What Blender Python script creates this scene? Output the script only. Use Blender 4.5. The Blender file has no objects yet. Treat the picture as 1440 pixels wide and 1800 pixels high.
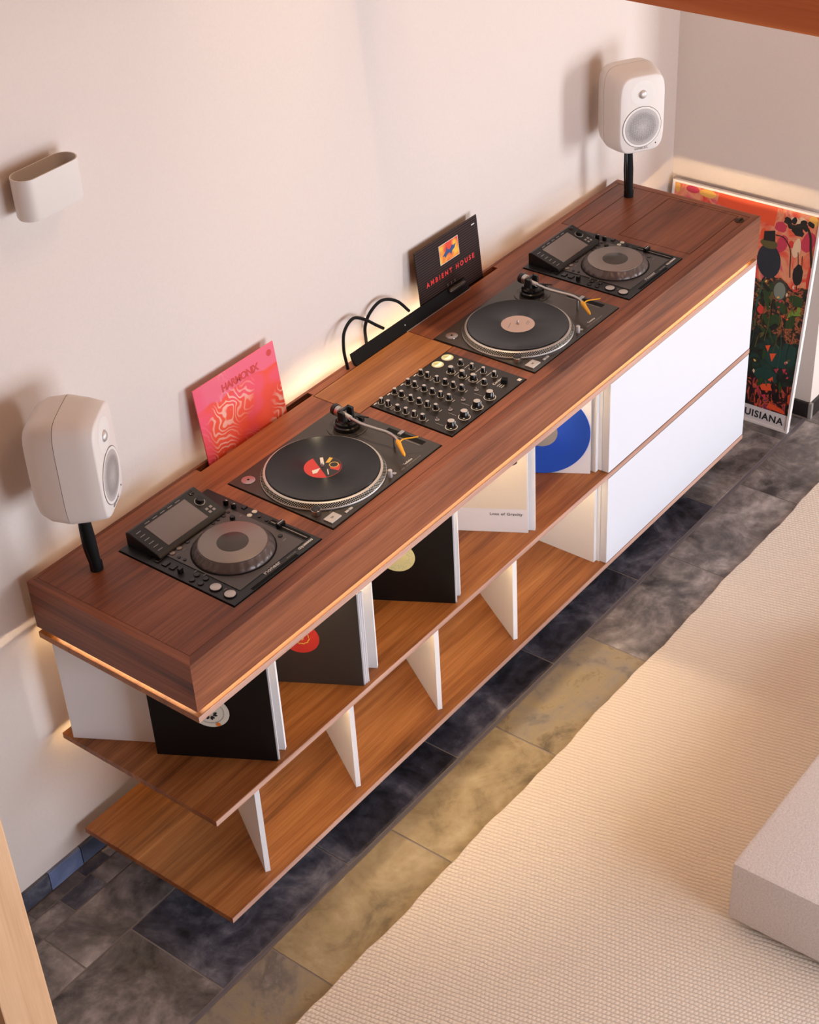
import bpy, bmesh, math, random
from mathutils import Vector, Matrix
random.seed(7)
SC = bpy.context.scene
COL = SC.collection
R = math.radians

# ------------------------------------------------------------------ camera
cam_d = bpy.data.cameras.new('camera'); cam = bpy.data.objects.new('camera', cam_d); COL.objects.link(cam)
cam_d.sensor_fit = 'HORIZONTAL'; cam_d.sensor_width = 36.0; cam_d.lens = 2879.86 / 1440 * 36
cam_d.clip_start = 0.05
RT = (0.60943552, -0.79129237, -0.04944425); DN = (-0.48784028, -0.32510186, -0.81013619); FW = (0.62498016, 0.51784667, -0.58415291)
m = Matrix.Identity(4)
for i in range(3):
    m[i][0] = RT[i]; m[i][1] = -DN[i]; m[i][2] = -FW[i]
m[0][3], m[1][3], m[2][3] = -1.83881, -2.74392, 2.41759 + 1.005
cam.matrix_world = m
SC.camera = cam

# ------------------------------------------------------------------ world, light, exposure
w = bpy.data.worlds.new('world'); SC.world = w; w.use_nodes = True
w.node_tree.nodes['Background'].inputs[0].default_value = (0.75, 0.85, 1.0, 1); w.node_tree.nodes['Background'].inputs[1].default_value = 0.6
SC.view_settings.view_transform = 'Standard'; SC.view_settings.look = 'None'
SC.view_settings.gamma = 1.0; SC.view_settings.exposure = -0.12; SC.view_settings.use_curve_mapping = False

def area(name, loc, target, sx, sy, power, color):
    d = bpy.data.lights.new(name, 'AREA'); d.shape = 'RECTANGLE'; d.size = sx; d.size_y = sy; d.energy = power; d.color = color
    o = bpy.data.objects.new(name, d); COL.objects.link(o); o.location = loc
    o.rotation_euler = (Vector(target) - Vector(loc)).to_track_quat('-Z', 'Y').to_euler()
    return o
# daylight entering by the tall glazed door of the front wall, by the low window, plus an added warm fill overhead
area('door_daylight', (4.4, -4.12, 1.15), (4.4, 0, 1.0), 1.1, 1.7, 138, (0.86, 0.92, 1.0))
area('low_window_daylight', (0.8, -4.12, 1.0), (0.8, 0, 0.8), 2.0, 1.5, 112, (0.76, 0.86, 1.0))
area('warm_overhead_fill', (1.6, -1.9, 4.3), (1.6, -1.9, 0), 1.2, 1.2, 27, (1.0, 0.74, 0.52))

sp = bpy.data.lights.new('added_pool_spot', 'SPOT'); sp.energy = 330; sp.color = (1.0, 0.78, 0.52); sp.spot_size = R(30); sp.spot_blend = 1.0; sp.shadow_soft_size = 0.04  # added spot that makes the warm pool on the middle of the deck
spo = bpy.data.objects.new('added_pool_spot', sp); COL.objects.link(spo); spo.location = (1.15, -0.16, 4.40)
spo.rotation_euler = (Vector((1.15, -0.30, 1.0)) - spo.location).to_track_quat('-Z', 'Y').to_euler()

# ------------------------------------------------------------------ materials
def lin(c):
    return tuple(((v / 255) / 12.92 if v / 255 <= 0.04045 else ((v / 255 + 0.055) / 1.055) ** 2.4) for v in c) + (1,)
MATS = {}
def nt(name):
    mt = bpy.data.materials.new(name); mt.use_nodes = True
    t = mt.node_tree; b = t.nodes['Principled BSDF']
    MATS[name] = mt
    return mt, t, b
def N(t, typ, **kw):
    n = t.nodes.new(typ)
    for k, v in kw.items():
        if k in n.inputs.keys() if isinstance(k, str) else False: n.inputs[k].default_value = v
        else: setattr(n, k, v)
    return n
def L(t, a, b): t.links.new(a, b)
def ramp(t, fac, stops):
    r = t.nodes.new('ShaderNodeValToRGB'); e = r.color_ramp.elements
    while len(e) < len(stops): e.new(0.5)
    for i, (p, c) in enumerate(stops): e[i].position = p; e[i].color = lin(c)
    L(t, fac, r.inputs[0]); return r.outputs[0]
def math_n(t, op, a, b=None):
    n = t.nodes.new('ShaderNodeMath'); n.operation = op
    for i, v in enumerate((a, b)):
        if v is None: continue
        if isinstance(v, (int, float)): n.inputs[i].default_value = v
        else: L(t, v, n.inputs[i])
    return n.outputs[0]
def mix(t, fac, a, b, mode='MIX'):
    n = t.nodes.new('ShaderNodeMix'); n.data_type = 'RGBA'; n.blend_type = mode
    for s, v in ((n.inputs[0], fac), (n.inputs[6], a), (n.inputs[7], b)):
        if hasattr(v, 'links') or hasattr(v, 'is_linked'): L(t, v, s)
        else: s.default_value = v
    return n.outputs[2]
def coords(t, scale=(1, 1, 1), rot=(0, 0, 0), rnd=False):
    c = t.nodes.new('ShaderNodeTexCoord'); mp = t.nodes.new('ShaderNodeMapping')
    mp.inputs['Scale'].default_value = scale; mp.inputs['Rotation'].default_value = rot
    L(t, c.outputs['Object'], mp.inputs[0])
    if rnd:
        oi = t.nodes.new('ShaderNodeObjectInfo'); v = math_n(t, 'MULTIPLY', oi.outputs['Random'], 37.0)
        L(t, v, mp.inputs['Location'])
    return mp.outputs[0]
def noise(t, vec, scale, detail=4, rough=0.55, dist=0.0):
    n = t.nodes.new('ShaderNodeTexNoise'); n.inputs['Scale'].default_value = scale; n.inputs['Detail'].default_value = detail
    n.inputs['Roughness'].default_value = rough; n.inputs['Distortion'].default_value = dist
    L(t, vec, n.inputs['Vector']); return n.outputs[0]
def bump(t, b, h, strength, dist=0.002):
    n = t.nodes.new('ShaderNodeBump'); n.inputs['Strength'].default_value = strength; n.inputs['Distance'].default_value = dist
    L(t, h, n.inputs['Height']); L(t, n.outputs[0], b.inputs['Normal'])
def plain(name, c, rough=0.5, metal=0.0, spec=0.5, grain=0.0, gscale=300, coat=0.0):
    mt, t, b = nt(name)
    b.inputs['Base Color'].default_value = lin(c); b.inputs['Roughness'].default_value = rough; b.inputs['Metallic'].default_value = metal
    b.inputs['Specular IOR Level'].default_value = spec; b.inputs['Coat Weight'].default_value = coat
    v = coords(t)
    nz = noise(t, v, gscale, 3)
    d = tuple(x * 0.92 for x in lin(c)[:3]) + (1,)
    L(t, mix(t, nz, d, lin(c)), b.inputs['Base Color'])
    if grain: bump(t, b, nz, grain, 0.001)
    return mt
def wood(name, axis, dark, mid, light, rough=0.42, sc=1.0, spec=0.4):
    mt, t, b = nt(name)
    s1 = [16 * sc] * 3; s1[axis] = 1.1 * sc
    s2 = [150 * sc] * 3; s2[axis] = 3.5 * sc
    n1 = noise(t, coords(t, s1, rnd=True), 1.0, 6, 0.6, 0.7)
    n2 = noise(t, coords(t, s2, rnd=True), 1.0, 3, 0.6)
    s3 = [3.0] * 3; s3[axis] = 0.8
    n3 = noise(t, coords(t, s3, rnd=True), 1.0, 2)
    f = math_n(t, 'ADD', math_n(t, 'MULTIPLY', n1, 0.66), math_n(t, 'MULTIPLY', n2, 0.34))
    col = ramp(t, f, [(0.30, dark), (0.48, mid), (0.70, light)])
    hi = math_n(t, 'ADD', 0.80, math_n(t, 'MULTIPLY', n3, 0.40))
    cb = t.nodes.new('ShaderNodeCombineColor')
    for i in range(3): L(t, hi, cb.inputs[i])
    L(t, mix(t, 1.0, col, cb.outputs[0], 'MULTIPLY'), b.inputs['Base Color'])
    b.inputs['Roughness'].default_value = rough; b.inputs['Specular IOR Level'].default_value = spec
    bump(t, b, n2, 0.12, 0.001)
    return mt
WD, WM, WL = (70, 35, 22), (124, 68, 42), (164, 98, 64)
wood('walnut_x', 0, WD, WM, WL); wood('walnut_y', 1, WD, WM, WL)
wood('lit_walnut_x', 0, (92, 52, 24), (150, 92, 48), (190, 130, 76), 0.38)  # walnut with the warm light of shelves and deck middle put into its colour
wood('edge_x', 0, (150, 110, 96), (186, 144, 126), (208, 170, 152), 0.5)
wood('beam_wood', 1, (150, 70, 30), (186, 96, 48), (206, 118, 64), 0.5, 0.5)
wood('pale_wood', 2, (206, 160, 120), (222, 178, 136), (232, 192, 152), 0.5)
wood('ceiling_wood', 0, (170, 112, 70), (194, 136, 92), (212, 158, 112), 0.6, 0.3)
plain('plaster', (226, 212, 202), 0.9, spec=0.2, grain=0.02, gscale=160)
plain('white_lacquer', (220, 221, 228), 0.35, spec=0.4)
plain('white_panel', (236, 234, 234), 0.5)
plain('speaker_white', (226, 216, 208), 0.45, grain=0.03, gscale=900)
plain('speaker_white_front', (232, 225, 218), 0.4)
plain('seam_grey', (120, 104, 96), 0.7)
plain('black_plastic', (24, 22, 22), 0.42)
plain('matte_black', (16, 15, 15), 0.75, spec=0.2)
plain('gloss_black', (14, 13, 13), 0.18)
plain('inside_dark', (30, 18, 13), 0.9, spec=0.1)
plain('plinth_black', (80, 74, 68), 0.30, metal=0.6)
plain('player_black', (22, 21, 21), 0.42)
plain('player_grey', (92, 86, 84), 0.38, metal=0.55)
plain('jog_silver', (150, 138, 130), 0.42, metal=0.75)
plain('jog_rubber', (96, 84, 80), 0.36, metal=0.4)
plain('screen_glass', (128, 116, 110), 0.16)
plain('mixer_black', (52, 46, 41), 0.32, metal=0.5)
plain('silver', (190, 184, 178), 0.28, metal=1.0)
plain('silver_soft', (205, 198, 192), 0.45, metal=0.6)
plain('cream_metal', (214, 206, 190), 0.3, metal=0.3)
plain('white_print', (226, 220, 212), 0.6)
plain('grey_print', (150, 144, 140), 0.6)
plain('meter_green', (224, 228, 168), 0.35)
plain('yellow_plastic', (226, 160, 32), 0.38)
plain('knob_black', (17, 16, 16), 0.22)
plain('sleeve_black', (11, 10, 11), 0.45, spec=0.3, grain=0.02)
plain('sleeve_grey', (52, 47, 44), 0.42, grain=0.02)
plain('sleeve_white', (232, 228, 230), 0.6)
plain('sleeve_cream', (228, 214, 196), 0.6)
plain('label_white', (226, 222, 208), 0.6)
plain('label_cream', (214, 206, 152), 0.6)
plain('label_red', (204, 54, 46), 0.5)
plain('label_teal', (120, 172, 168), 0.6)
plain('orange_dot', (238, 130, 30), 0.6)
plain('blush_label', (232, 204, 188), 0.6)
plain('gold_print', (222, 180, 70), 0.5)
plain('red_print', (232, 44, 40), 0.5)
plain('dark_print', (40, 36, 40), 0.6)
plain('blue_print', (40, 70, 120), 0.5)
plain('grout', (140, 132, 127), 0.9, spec=0.2, grain=0.3, gscale=200)
plain('joint_grey', (104, 100, 108), 0.6)
plain('corner_trim_grey', (150, 144, 138), 0.5)
plain('skirting_black', (38, 33, 32), 0.35)
plain('frame_white', (238, 232, 228), 0.45)
plain('poster_paper', (226, 220, 218), 0.6)
plain('brass_dark', (70, 50, 30), 0.4, metal=0.8)
plain('sofa_base', (120, 96, 74), 0.8)

def emit(name, color, strength):
    mt, t, b = nt(name)
    b.inputs['Base Color'].default_value = (1, 0.9, 0.7, 1); b.inputs['Emission Color'].default_value = color + (1,); b.inputs['Emission Strength'].default_value = strength
emit('led_warm', (1.0, 0.74, 0.44), 16)
emit('led_side', (1.0, 0.80, 0.54), 300)
emit('led_end', (1.0, 0.72, 0.40), 420)
emit('led_shelf', (1.0, 0.72, 0.36), 42)
emit('led_back', (1.0, 0.82, 0.58), 15)
emit('led_back_middle', (1.0, 0.82, 0.58), 85)
emit('strobe_red', (1.0, 0.05, 0.08), 14.0)
emit('meter_lit', (1.0, 0.92, 0.50), 0.55)

def stone(name, stops, rough=0.46, bstr=0.75, sc=5.0, spec=0.5):
    mt, t, b = nt(name)
    v = coords(t, rnd=True)
    n1 = noise(t, v, sc, 9, 0.62, 0.8); n2 = noise(t, v, sc * 5, 6, 0.6, 0.3)
    f = math_n(t, 'ADD', math_n(t, 'MULTIPLY', n1, 0.72), math_n(t, 'MULTIPLY', n2, 0.28))
    L(t, ramp(t, f, stops), b.inputs['Base Color'])
    rr = math_n(t, 'ADD', rough - 0.1, math_n(t, 'MULTIPLY', n2, 0.25)); L(t, rr, b.inputs['Roughness'])
    b.inputs['Specular IOR Level'].default_value = spec
    bump(t, b, f, bstr, 0.006)
stone('slate_dark', [(0.36, (34, 34, 40)), (0.47, (68, 68, 79)), (0.56, (104, 103, 113)), (0.66, (156, 152, 157))])
stone('slate_grey', [(0.35, (58, 54, 54)), (0.47, (106, 100, 98)), (0.56, (144, 136, 133)), (0.66, (184, 175, 171))])  # pale stops also stand for whitish window sheen on the stone
stone('slate_gold', [(0.32, (104, 90, 68)), (0.46, (152, 135, 104)), (0.58, (172, 156, 126)), (0.72, (188, 176, 154))])
stone('slate_mixed', [(0.34, (96, 84, 66)), (0.44, (150, 134, 106)), (0.54, (138, 128, 114)), (0.64, (106, 100, 98)), (0.74, (150, 142, 136))])
stone('slate_blue_reflect', [(0.28, (70, 78, 104)), (0.5, (106, 118, 152)), (0.72, (134, 146, 178))], 0.4)  # bluish window reflection on the skirting tiles put into their colour
stone('slate_bluedark_reflect', [(0.28, (50, 54, 66)), (0.5, (74, 82, 104)), (0.72, (98, 106, 128))], 0.4)  # darker tile, the same window reflection painted in

def knit():
    mt, t, b = nt('rug_knit')
    c = t.nodes.new('ShaderNodeTexCoord'); mp = t.nodes.new('ShaderNodeMapping'); mp.vector_type = 'POINT'
    mp.inputs['Rotation'].default_value = (0, 0, R(-12.2)); L(t, c.outputs['Object'], mp.inputs[0])
    wob = noise(t, c.outputs['Object'], 9.0, 3)
    sep = t.nodes.new('ShaderNodeSeparateXYZ'); L(t, mp.outputs[0], sep.inputs[0])
    u = math_n(t, 'ADD', math_n(t, 'MULTIPLY', sep.outputs[0], 1 / 0.0125), math_n(t, 'MULTIPLY', wob, 1.2))
    row = math_n(t, 'FLOOR', u)
    fr = math_n(t, 'FRACT', u)
    ridge = math_n(t, 'SINE', math_n(t, 'MULTIPLY', fr, math.pi))
    vv = math_n(t, 'ADD', math_n(t, 'MULTIPLY', sep.outputs[1], 1 / 0.0115), math_n(t, 'MULTIPLY', row, 0.613))
    vv = math_n(t, 'ADD', vv, math_n(t, 'MULTIPLY', fr, 0.25))
    st = math_n(t, 'ABSOLUTE', math_n(t, 'SINE', math_n(t, 'MULTIPLY', vv, math.pi)))
    h = math_n(t, 'MULTIPLY', math_n(t, 'POWER', ridge, 0.5), math_n(t, 'ADD', 0.70, math_n(t, 'MULTIPLY', st, 0.30)))
    fz = noise(t, c.outputs['Object'], 420, 3)
    h2 = math_n(t, 'ADD', h, math_n(t, 'MULTIPLY', fz, 0.35))
    L(t, ramp(t, h2, [(0.05, (176, 152, 128)), (0.40, (222, 206, 187)), (0.95, (234, 221, 205))]), b.inputs['Base Color'])  # shade in the gaps between stitches painted darker
    b.inputs['Roughness'].default_value = 0.95; b.inputs['Specular IOR Level'].default_value = 0.1
    b.inputs['Sheen Weight'].default_value = 0.15
    bump(t, b, h2, 0.65, 0.005)
knit()
def boucle():
    mt, t, b = nt('boucle')
    v = coords(t); n1 = noise(t, v, 170, 4, 0.7); n2 = noise(t, v, 700, 2)
    h = math_n(t, 'ADD', n1, math_n(t, 'MULTIPLY', n2, 0.4))
    L(t, ramp(t, n1, [(0.3, (216, 208, 205)), (0.65, (238, 232, 230))]), b.inputs['Base Color'])
    b.inputs['Roughness'].default_value = 0.95; b.inputs['Specular IOR Level'].default_value = 0.1
    bump(t, b, h, 0.6, 0.004)
boucle()
def vinyl(name, c, rough):
    mt, t, b = nt(name)
    tg = t.nodes.new('ShaderNodeTangent'); tg.direction_type = 'RADIAL'; tg.axis = 'Z'
    L(t, tg.outputs[0], b.inputs['Tangent'])
    b.inputs['Anisotropic'].default_value = 0.9; b.inputs['Anisotropic Rotation'].default_value = 0.25; b.inputs['Roughness'].default_value = rough
    v = coords(t); wv = t.nodes.new('ShaderNodeTexWave'); wv.wave_type = 'RINGS'; wv.rings_direction = 'Z'
    wv.inputs['Scale'].default_value = 70; wv.inputs['Distortion'].default_value = 0.6; wv.inputs['Detail Scale'].default_value = 0.5; L(t, v, wv.inputs[0])
    d = tuple(x * 0.75 for x in lin(c)[:3]) + (1,)
    L(t, mix(t, wv.outputs[1], d, lin(c)), b.inputs['Base Color'])
    b.inputs['Specular IOR Level'].default_value = 0.4
vinyl('vinyl_black', (15, 14, 14), 0.26)
vinyl('vinyl_blue', (34, 84, 196), 0.3)
def grille():
    mt, t, b = nt('speaker_grille')
    v = coords(t); vo = t.nodes.new('ShaderNodeTexVoronoi'); vo.inputs['Scale'].default_value = 330; vo.inputs['Randomness'].default_value = 0.15; L(t, v, vo.inputs[0])
    L(t, ramp(t, vo.outputs[0], [(0.30, (84, 78, 75)), (0.44, (178, 170, 165))]), b.inputs['Base Color']); b.inputs['Roughness'].default_value = 0.5
grille()
def swirl():
    mt, t, b = nt('pink_swirl_print')
    v = coords(t); n0 = t.nodes.new('ShaderNodeTexNoise'); n0.inputs['Scale'].default_value = 5.5; n0.inputs['Detail'].default_value = 1.5; L(t, v, n0.inputs['Vector'])
    wv = t.nodes.new('ShaderNodeTexWave'); wv.bands_direction = 'DIAGONAL'; wv.inputs['Scale'].default_value = 22; wv.inputs['Distortion'].default_value = 26; wv.inputs['Detail'].default_value = 1.5
    wv.inputs['Detail Scale'].default_value = 0.7; L(t, v, wv.inputs[0])
    big = noise(t, v, 7.0, 2)
    base = ramp(t, big, [(0.36, (228, 74, 92)), (0.44, (230, 70, 48)), (0.64, (232, 80, 38))])
    strip = ramp(t, wv.outputs[1], [(0.55, (0, 0, 0)), (0.90, (255, 255, 255))])
    gate = ramp(t, n0.outputs[0], [(0.46, (0, 0, 0)), (0.58, (225, 225, 225))])
    f = mix(t, 1.0, strip, gate, 'MULTIPLY')
    c1 = mix(t, f, base, lin((238, 190, 170)))
    sep = t.nodes.new('ShaderNodeSeparateXYZ'); L(t, v, sep.inputs[0])
    topf = ramp(t, math_n(t, 'ADD', math_n(t, 'MULTIPLY', sep.outputs[2], 3.2), math_n(t, 'MULTIPLY', big, 0.4)), [(0.98, (0, 0, 0)), (1.0, (210, 210, 210))])
    c2 = mix(t, topf, c1, lin((226, 104, 140)))
    lf = ramp(t, math_n(t, 'ADD', math_n(t, 'MULTIPLY', sep.outputs[0], 6.0), math_n(t, 'MULTIPLY', big, 0.2)), [(0.22, (200, 200, 200)), (0.34, (0, 0, 0))])
    L(t, mix(t, lf, c2, lin((230, 72, 104))), b.inputs['Base Color']); b.inputs['Roughness'].default_value = 0.5
swirl()
def stripes():
    mt, t, b = nt('striped_black_print')
    v = coords(t); sep = t.nodes.new('ShaderNodeSeparateXYZ'); L(t, v, sep.inputs[0])
    fr = math_n(t, 'FRACT', math_n(t, 'MULTIPLY', sep.outputs[2], 1 / 0.0078))
    L(t, ramp(t, fr, [(0.30, (74, 40, 28)), (0.36, (9, 7, 7))]), b.inputs['Base Color']); b.inputs['Roughness'].default_value = 0.5; b.inputs['Specular IOR Level'].default_value = 0.2
stripes()
def glow_square():
    mt, t, b = nt('orange_square_print')
    v = coords(t); L(t, ramp(t, noise(t, v, 22, 1), [(0.40, (226, 60, 30)), (0.62, (246, 186, 60))]), b.inputs['Base Color']); b.inputs['Roughness'].default_value = 0.4
glow_square()
def painting(name, stops, sc, sx=1.0):
    mt, t, b = nt(name)
    v = coords(t, (1, 1, sx)); n1 = noise(t, v, sc, 5, 0.6, 1.2)
    L(t, ramp(t, n1, stops), b.inputs['Base Color']); b.inputs['Roughness'].default_value = 0.5
painting('paint_top', [(0.30, (196, 44, 60)), (0.42, (222, 84, 60)), (0.54, (222, 150, 110)), (0.66, (208, 70, 96)), (0.78, (236, 186, 110))], 9)
painting('paint_mid', [(0.40, (26, 28, 18)), (0.50, (58, 40, 26)), (0.57, (196, 104, 60)), (0.62, (40, 54, 28)), (0.74, (216, 150, 110))], 42)
painting('paint_low', [(0.34, (14, 16, 12)), (0.50, (24, 34, 24)), (0.60, (30, 62, 50)), (0.70, (20, 22, 20))], 12)
painting('paint_shard', [(0.42, (14, 11, 12)), (0.52, (50, 15, 22)), (0.58, (222, 88, 42)), (0.63, (40, 36, 80)), (0.74, (196, 56, 66))], 30, 0.6)
for nme, c in [('p_navy', (34, 40, 50)), ('p_black', (26, 22, 20)), ('p_stem', (52, 84, 70)), ('p_darkstem', (38, 34, 20)), ('p_seed', (122, 130, 118)), ('p_seedrim', (64, 58, 48)),
               ('p_magenta', (196, 54, 78)), ('p_red', (214, 58, 48)), ('p_orange', (232, 84, 42)), ('p_leaf', (116, 146, 50)), ('p_leafdark', (40, 66, 26)), ('p_teal', (26, 62, 54)), ('p_yellow', (232, 178, 84)), ('p_pale', (232, 196, 160)), ('p_olive', (92, 84, 40))]:
    plain(nme, c, 0.5)

# ------------------------------------------------------------------ mesh helpers
def bm_new(): return bmesh.new()
def box(bm, x0, x1, y0, y1, z0, z1, bev=0.0):
    x0, x1 = min(x0, x1), max(x0, x1); y0, y1 = min(y0, y1), max(y0, y1); z0, z1 = min(z0, z1), max(z0, z1)
    r = bmesh.ops.create_cube(bm, size=1.0); vs = r['verts']
    for v in vs: v.co = Vector(((x0 + x1) / 2 + v.co.x * (x1 - x0), (y0 + y1) / 2 + v.co.y * (y1 - y0), (z0 + z1) / 2 + v.co.z * (z1 - z0)))
    if bev:
        es = list({e for v in vs for e in v.link_edges})
        bmesh.ops.bevel(bm, geom=es, offset=bev, segments=2, affect='EDGES', profile=0.6)
    return bm
def lathe(bm, prof, n=32, c=(0, 0, 0), cap0=True, cap1=True):
    rings = []
    for r, z in prof:
        rings.append([bm.verts.new((c[0] + r * math.cos(2 * math.pi * i / n), c[1] + r * math.sin(2 * math.pi * i / n), c[2] + z)) for i in range(n)])
    for a, b in zip(rings, rings[1:]):
        for i in range(n): bm.faces.new((a[i], a[(i + 1) % n], b[(i + 1) % n], b[i]))
    if cap0: bm.faces.new(list(reversed(rings[0])))
    if cap1: bm.faces.new(rings[-1])
    return bm
def tube(bm, pts, rad, n=10, cap=True):
    pts = [Vector(p) for p in pts]; rads = rad if isinstance(rad, (list, tuple)) else [rad] * len(pts)
    rings = []; up = Vector((0.13, 0.21, 1)).normalized()
    for i, p in enumerate(pts):
        d = (pts[min(i + 1, len(pts) - 1)] - pts[max(i - 1, 0)]).normalized()
        if abs(d.dot(up)) > 0.97: u = Vector((1, 0, 0))
        else: u = up
        a = d.cross(u).normalized(); b2 = d.cross(a).normalized()
        if rings:
            pa = prev_a - d * prev_a.dot(d)
            if pa.length > 1e-6: a = pa.normalized(); b2 = d.cross(a).normalized()
        prev_a = a
        rings.append([bm.verts.new(p + (a * math.cos(2 * math.pi * k / n) + b2 * math.sin(2 * math.pi * k / n)) * rads[i]) for k in range(n)])
    for a, b in zip(rings, rings[1:]):
        for k in range(n): bm.faces.new((a[k], a[(k + 1) % n], b[(k + 1) % n], b[k]))
    if cap: bm.faces.new(list(reversed(rings[0]))); bm.faces.new(rings[-1])
    return bm
def spline(pts, n=8):
    P = [Vector(p) for p in pts]; P = [P[0] * 2 - P[1]] + P + [P[-1] * 2 - P[-2]]; out = []
    for i in range(1, len(P) - 2):
        for k in range(n):
            t = k / n; a, b, c, d = P[i - 1], P[i], P[i + 1], P[i + 2]
            out.append(0.5 * ((2 * b) + (c - a) * t + (2 * a - 5 * b + 4 * c - d) * t * t + (3 * b - a - 3 * c + d) * t ** 3))
    out.append(P[-2]); return out
def prism(bm, poly, z0, z1):
    a = [bm.verts.new((x, y, z0)) for x, y in poly]; b = [bm.verts.new((x, y, z1)) for x, y in poly]
    n = len(poly)
    for i in range(n): bm.faces.new((a[i], a[(i + 1) % n], b[(i + 1) % n], b[i]))
    bm.faces.new(list(reversed(a))); bm.faces.new(b)
    return bm
def holes_panel(bm, x0, x1, y0, y1, z0, z1, holes):
    xs = sorted({x0, x1} | {v for h in holes for v in h[:2] if x0 < v < x1}); ys = sorted({y0, y1} | {v for h in holes for v in h[2:] if y0 < v < y1})
    def solid(i, j):
        if i < 0 or j < 0 or i >= len(xs) - 1 or j >= len(ys) - 1: return False
        cx, cy = (xs[i] + xs[i + 1]) / 2, (ys[j] + ys[j + 1]) / 2
        return not any(min(h[0], h[1]) < cx < max(h[0], h[1]) and min(h[2], h[3]) < cy < max(h[2], h[3]) for h in holes)
    V = {}
    def v(i, j, z):
        k = (i, j, z)
        if k not in V: V[k] = bm.verts.new((xs[i], ys[j], z))
        return V[k]
    for i in range(len(xs) - 1):
        for j in range(len(ys) - 1):
            if not solid(i, j): continue
            bm.faces.new((v(i, j, z1), v(i + 1, j, z1), v(i + 1, j + 1, z1), v(i, j + 1, z1)))
            bm.faces.new((v(i, j + 1, z0), v(i + 1, j + 1, z0), v(i + 1, j, z0), v(i, j, z0)))
            for (di, dj, a, b2) in ((0, -1, (i, j), (i + 1, j)), (1, 0, (i + 1, j), (i + 1, j + 1)), (0, 1, (i + 1, j + 1), (i, j + 1)), (-1, 0, (i, j + 1), (i, j))):
                if not solid(i + di, j + dj): bm.faces.new((v(*a, z0), v(*b2, z0), v(*b2, z1), v(*a, z1)))
    return bm
def mesh_of(bm, name, mat=None, smooth=False):
    me = bpy.data.meshes.new(name); bmesh.ops.recalc_face_normals(bm, faces=bm.faces[:]); bm.to_mesh(me); bm.free()
    if mat: me.materials.append(MATS[mat])
    if smooth:
        for p in me.polygons: p.use_smooth = True
        try: me.set_sharp_from_angle(angle=R(38))
        except Exception: pass
    return me
def put(name, me, parent=None, loc=(0, 0, 0), rot=(0, 0, 0)):
    o = bpy.data.objects.new(name, me); COL.objects.link(o); o.location = loc; o.rotation_euler = rot
    if parent: o.parent = parent
    return o
def part(name, bm, mat, parent=None, loc=(0, 0, 0), rot=(0, 0, 0), smooth=False): return put(name, mesh_of(bm, name, mat, smooth), parent, loc, rot)
def tag(o, label, cat, group=None):
    o['label'] = label; o['category'] = cat
    if group: o['group'] = group
    return o
def thing(name, label, cat, loc=(0, 0, 0), rz=0.0, group=None):
    o = bpy.data.objects.new(name, None); COL.objects.link(o); o.location = loc; o.rotation_euler = (0, 0, rz); o.empty_display_size = 0.05
    return tag(o, label, cat, group)
def struct(o): o['kind'] = 'structure'; return o
def text(name, body, size, mat, parent, loc, rot=(0, 0, 0), ext=0.0003, align='CENTER', shear=0.0, space=1.0, off=0.0):
    cu = bpy.data.curves.new('txt', 'FONT'); cu.body = body; cu.size = size; cu.extrude = ext; cu.align_x = align; cu.align_y = 'CENTER'; cu.shear = shear; cu.space_character = space
    cu.offset = off; cu.resolution_u = 3
    ob = bpy.data.objects.new('txt', cu); COL.objects.link(ob)
    dg = bpy.context.evaluated_depsgraph_get(); me = bpy.data.meshes.new_from_object(ob.evaluated_get(dg))
    bpy.data.objects.remove(ob); me.materials.clear(); me.materials.append(MATS[mat]); me.name = name
    return put(name, me, parent, loc, rot)
def simple_box(name, x0, x1, y0, y1, z0, z1, mat, parent=None, bev=0.0): return part(name, box(bm_new(), x0, x1, y0, y1, z0, z1, bev), mat, parent)

ZT = 1.005                       # height of the console deck
YW = 0.035                       # face of the back wall
XW = 3.16                        # face of the end wall

# ------------------------------------------------------------------ room shell
struct(simple_box('wall_back', -3.5, XW + 0.12, YW, YW + 0.15, -0.12, 4.5, 'plaster'))
struct(simple_box('wall_end', XW, XW + 0.12, -0.600, YW, -0.12, 4.5, 'plaster'))
struct(simple_box('wall_return', XW + 0.12, 5.8, -0.600, -0.45, -0.12, 4.5, 'plaster'))
struct(simple_box('wall_right', 5.8, 5.95, -4.3, -0.45, -0.12, 4.5, 'plaster'))
struct(simple_box('wall_left', -3.65, -3.5, -4.3, YW, -0.12, 4.5, 'ceiling_wood'))  # unseen wall, finished in brown wood to cut bounce onto the deck end
# front wall with the opening of the glazed door and of the low window (both behind the camera)
bm = bm_new()
fh = [(3.85, 4.95, 0.30, 2.00), (-0.2, 1.8, 0.25, 1.75)]
holes_panel(bm, -3.5, 5.8, -0.12, 4.5, 0, 0.15, fh)
for v in bm.verts: v.co = Vector((v.co.x, -4.15 - v.co.z, v.co.y))
struct(part('wall_front', bm, 'plaster'))
for k, (a, b2, c, d) in enumerate(fh):
    wn = bpy.data.objects.new('window_%d' % (k + 1), None); COL.objects.link(wn); struct(wn)
    bm = bm_new(); box(bm, a, a + 0.05, -4.28, -4.20, c, d); box(bm, b2 - 0.05, b2, -4.28, -4.20, c, d); box(bm, a, b2, -4.28, -4.20, c, c + 0.05); box(bm, a, b2, -4.28, -4.20, d - 0.05, d); box(bm, (a + b2) / 2 - 0.025, (a + b2) / 2 + 0.025, -4.28, -4.20, c, d)
    part('window_frame', bm, 'frame_white', wn)
struct(simple_box('ceiling', -3.65, 5.95, -4.3, YW + 0.15, 4.5, 4.6, 'ceiling_wood'))
floor = struct(simple_box('floor', -3.5, 5.8, -4.15, YW, -0.12, -0.0012, 'grout'))
TILES = {}
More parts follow.
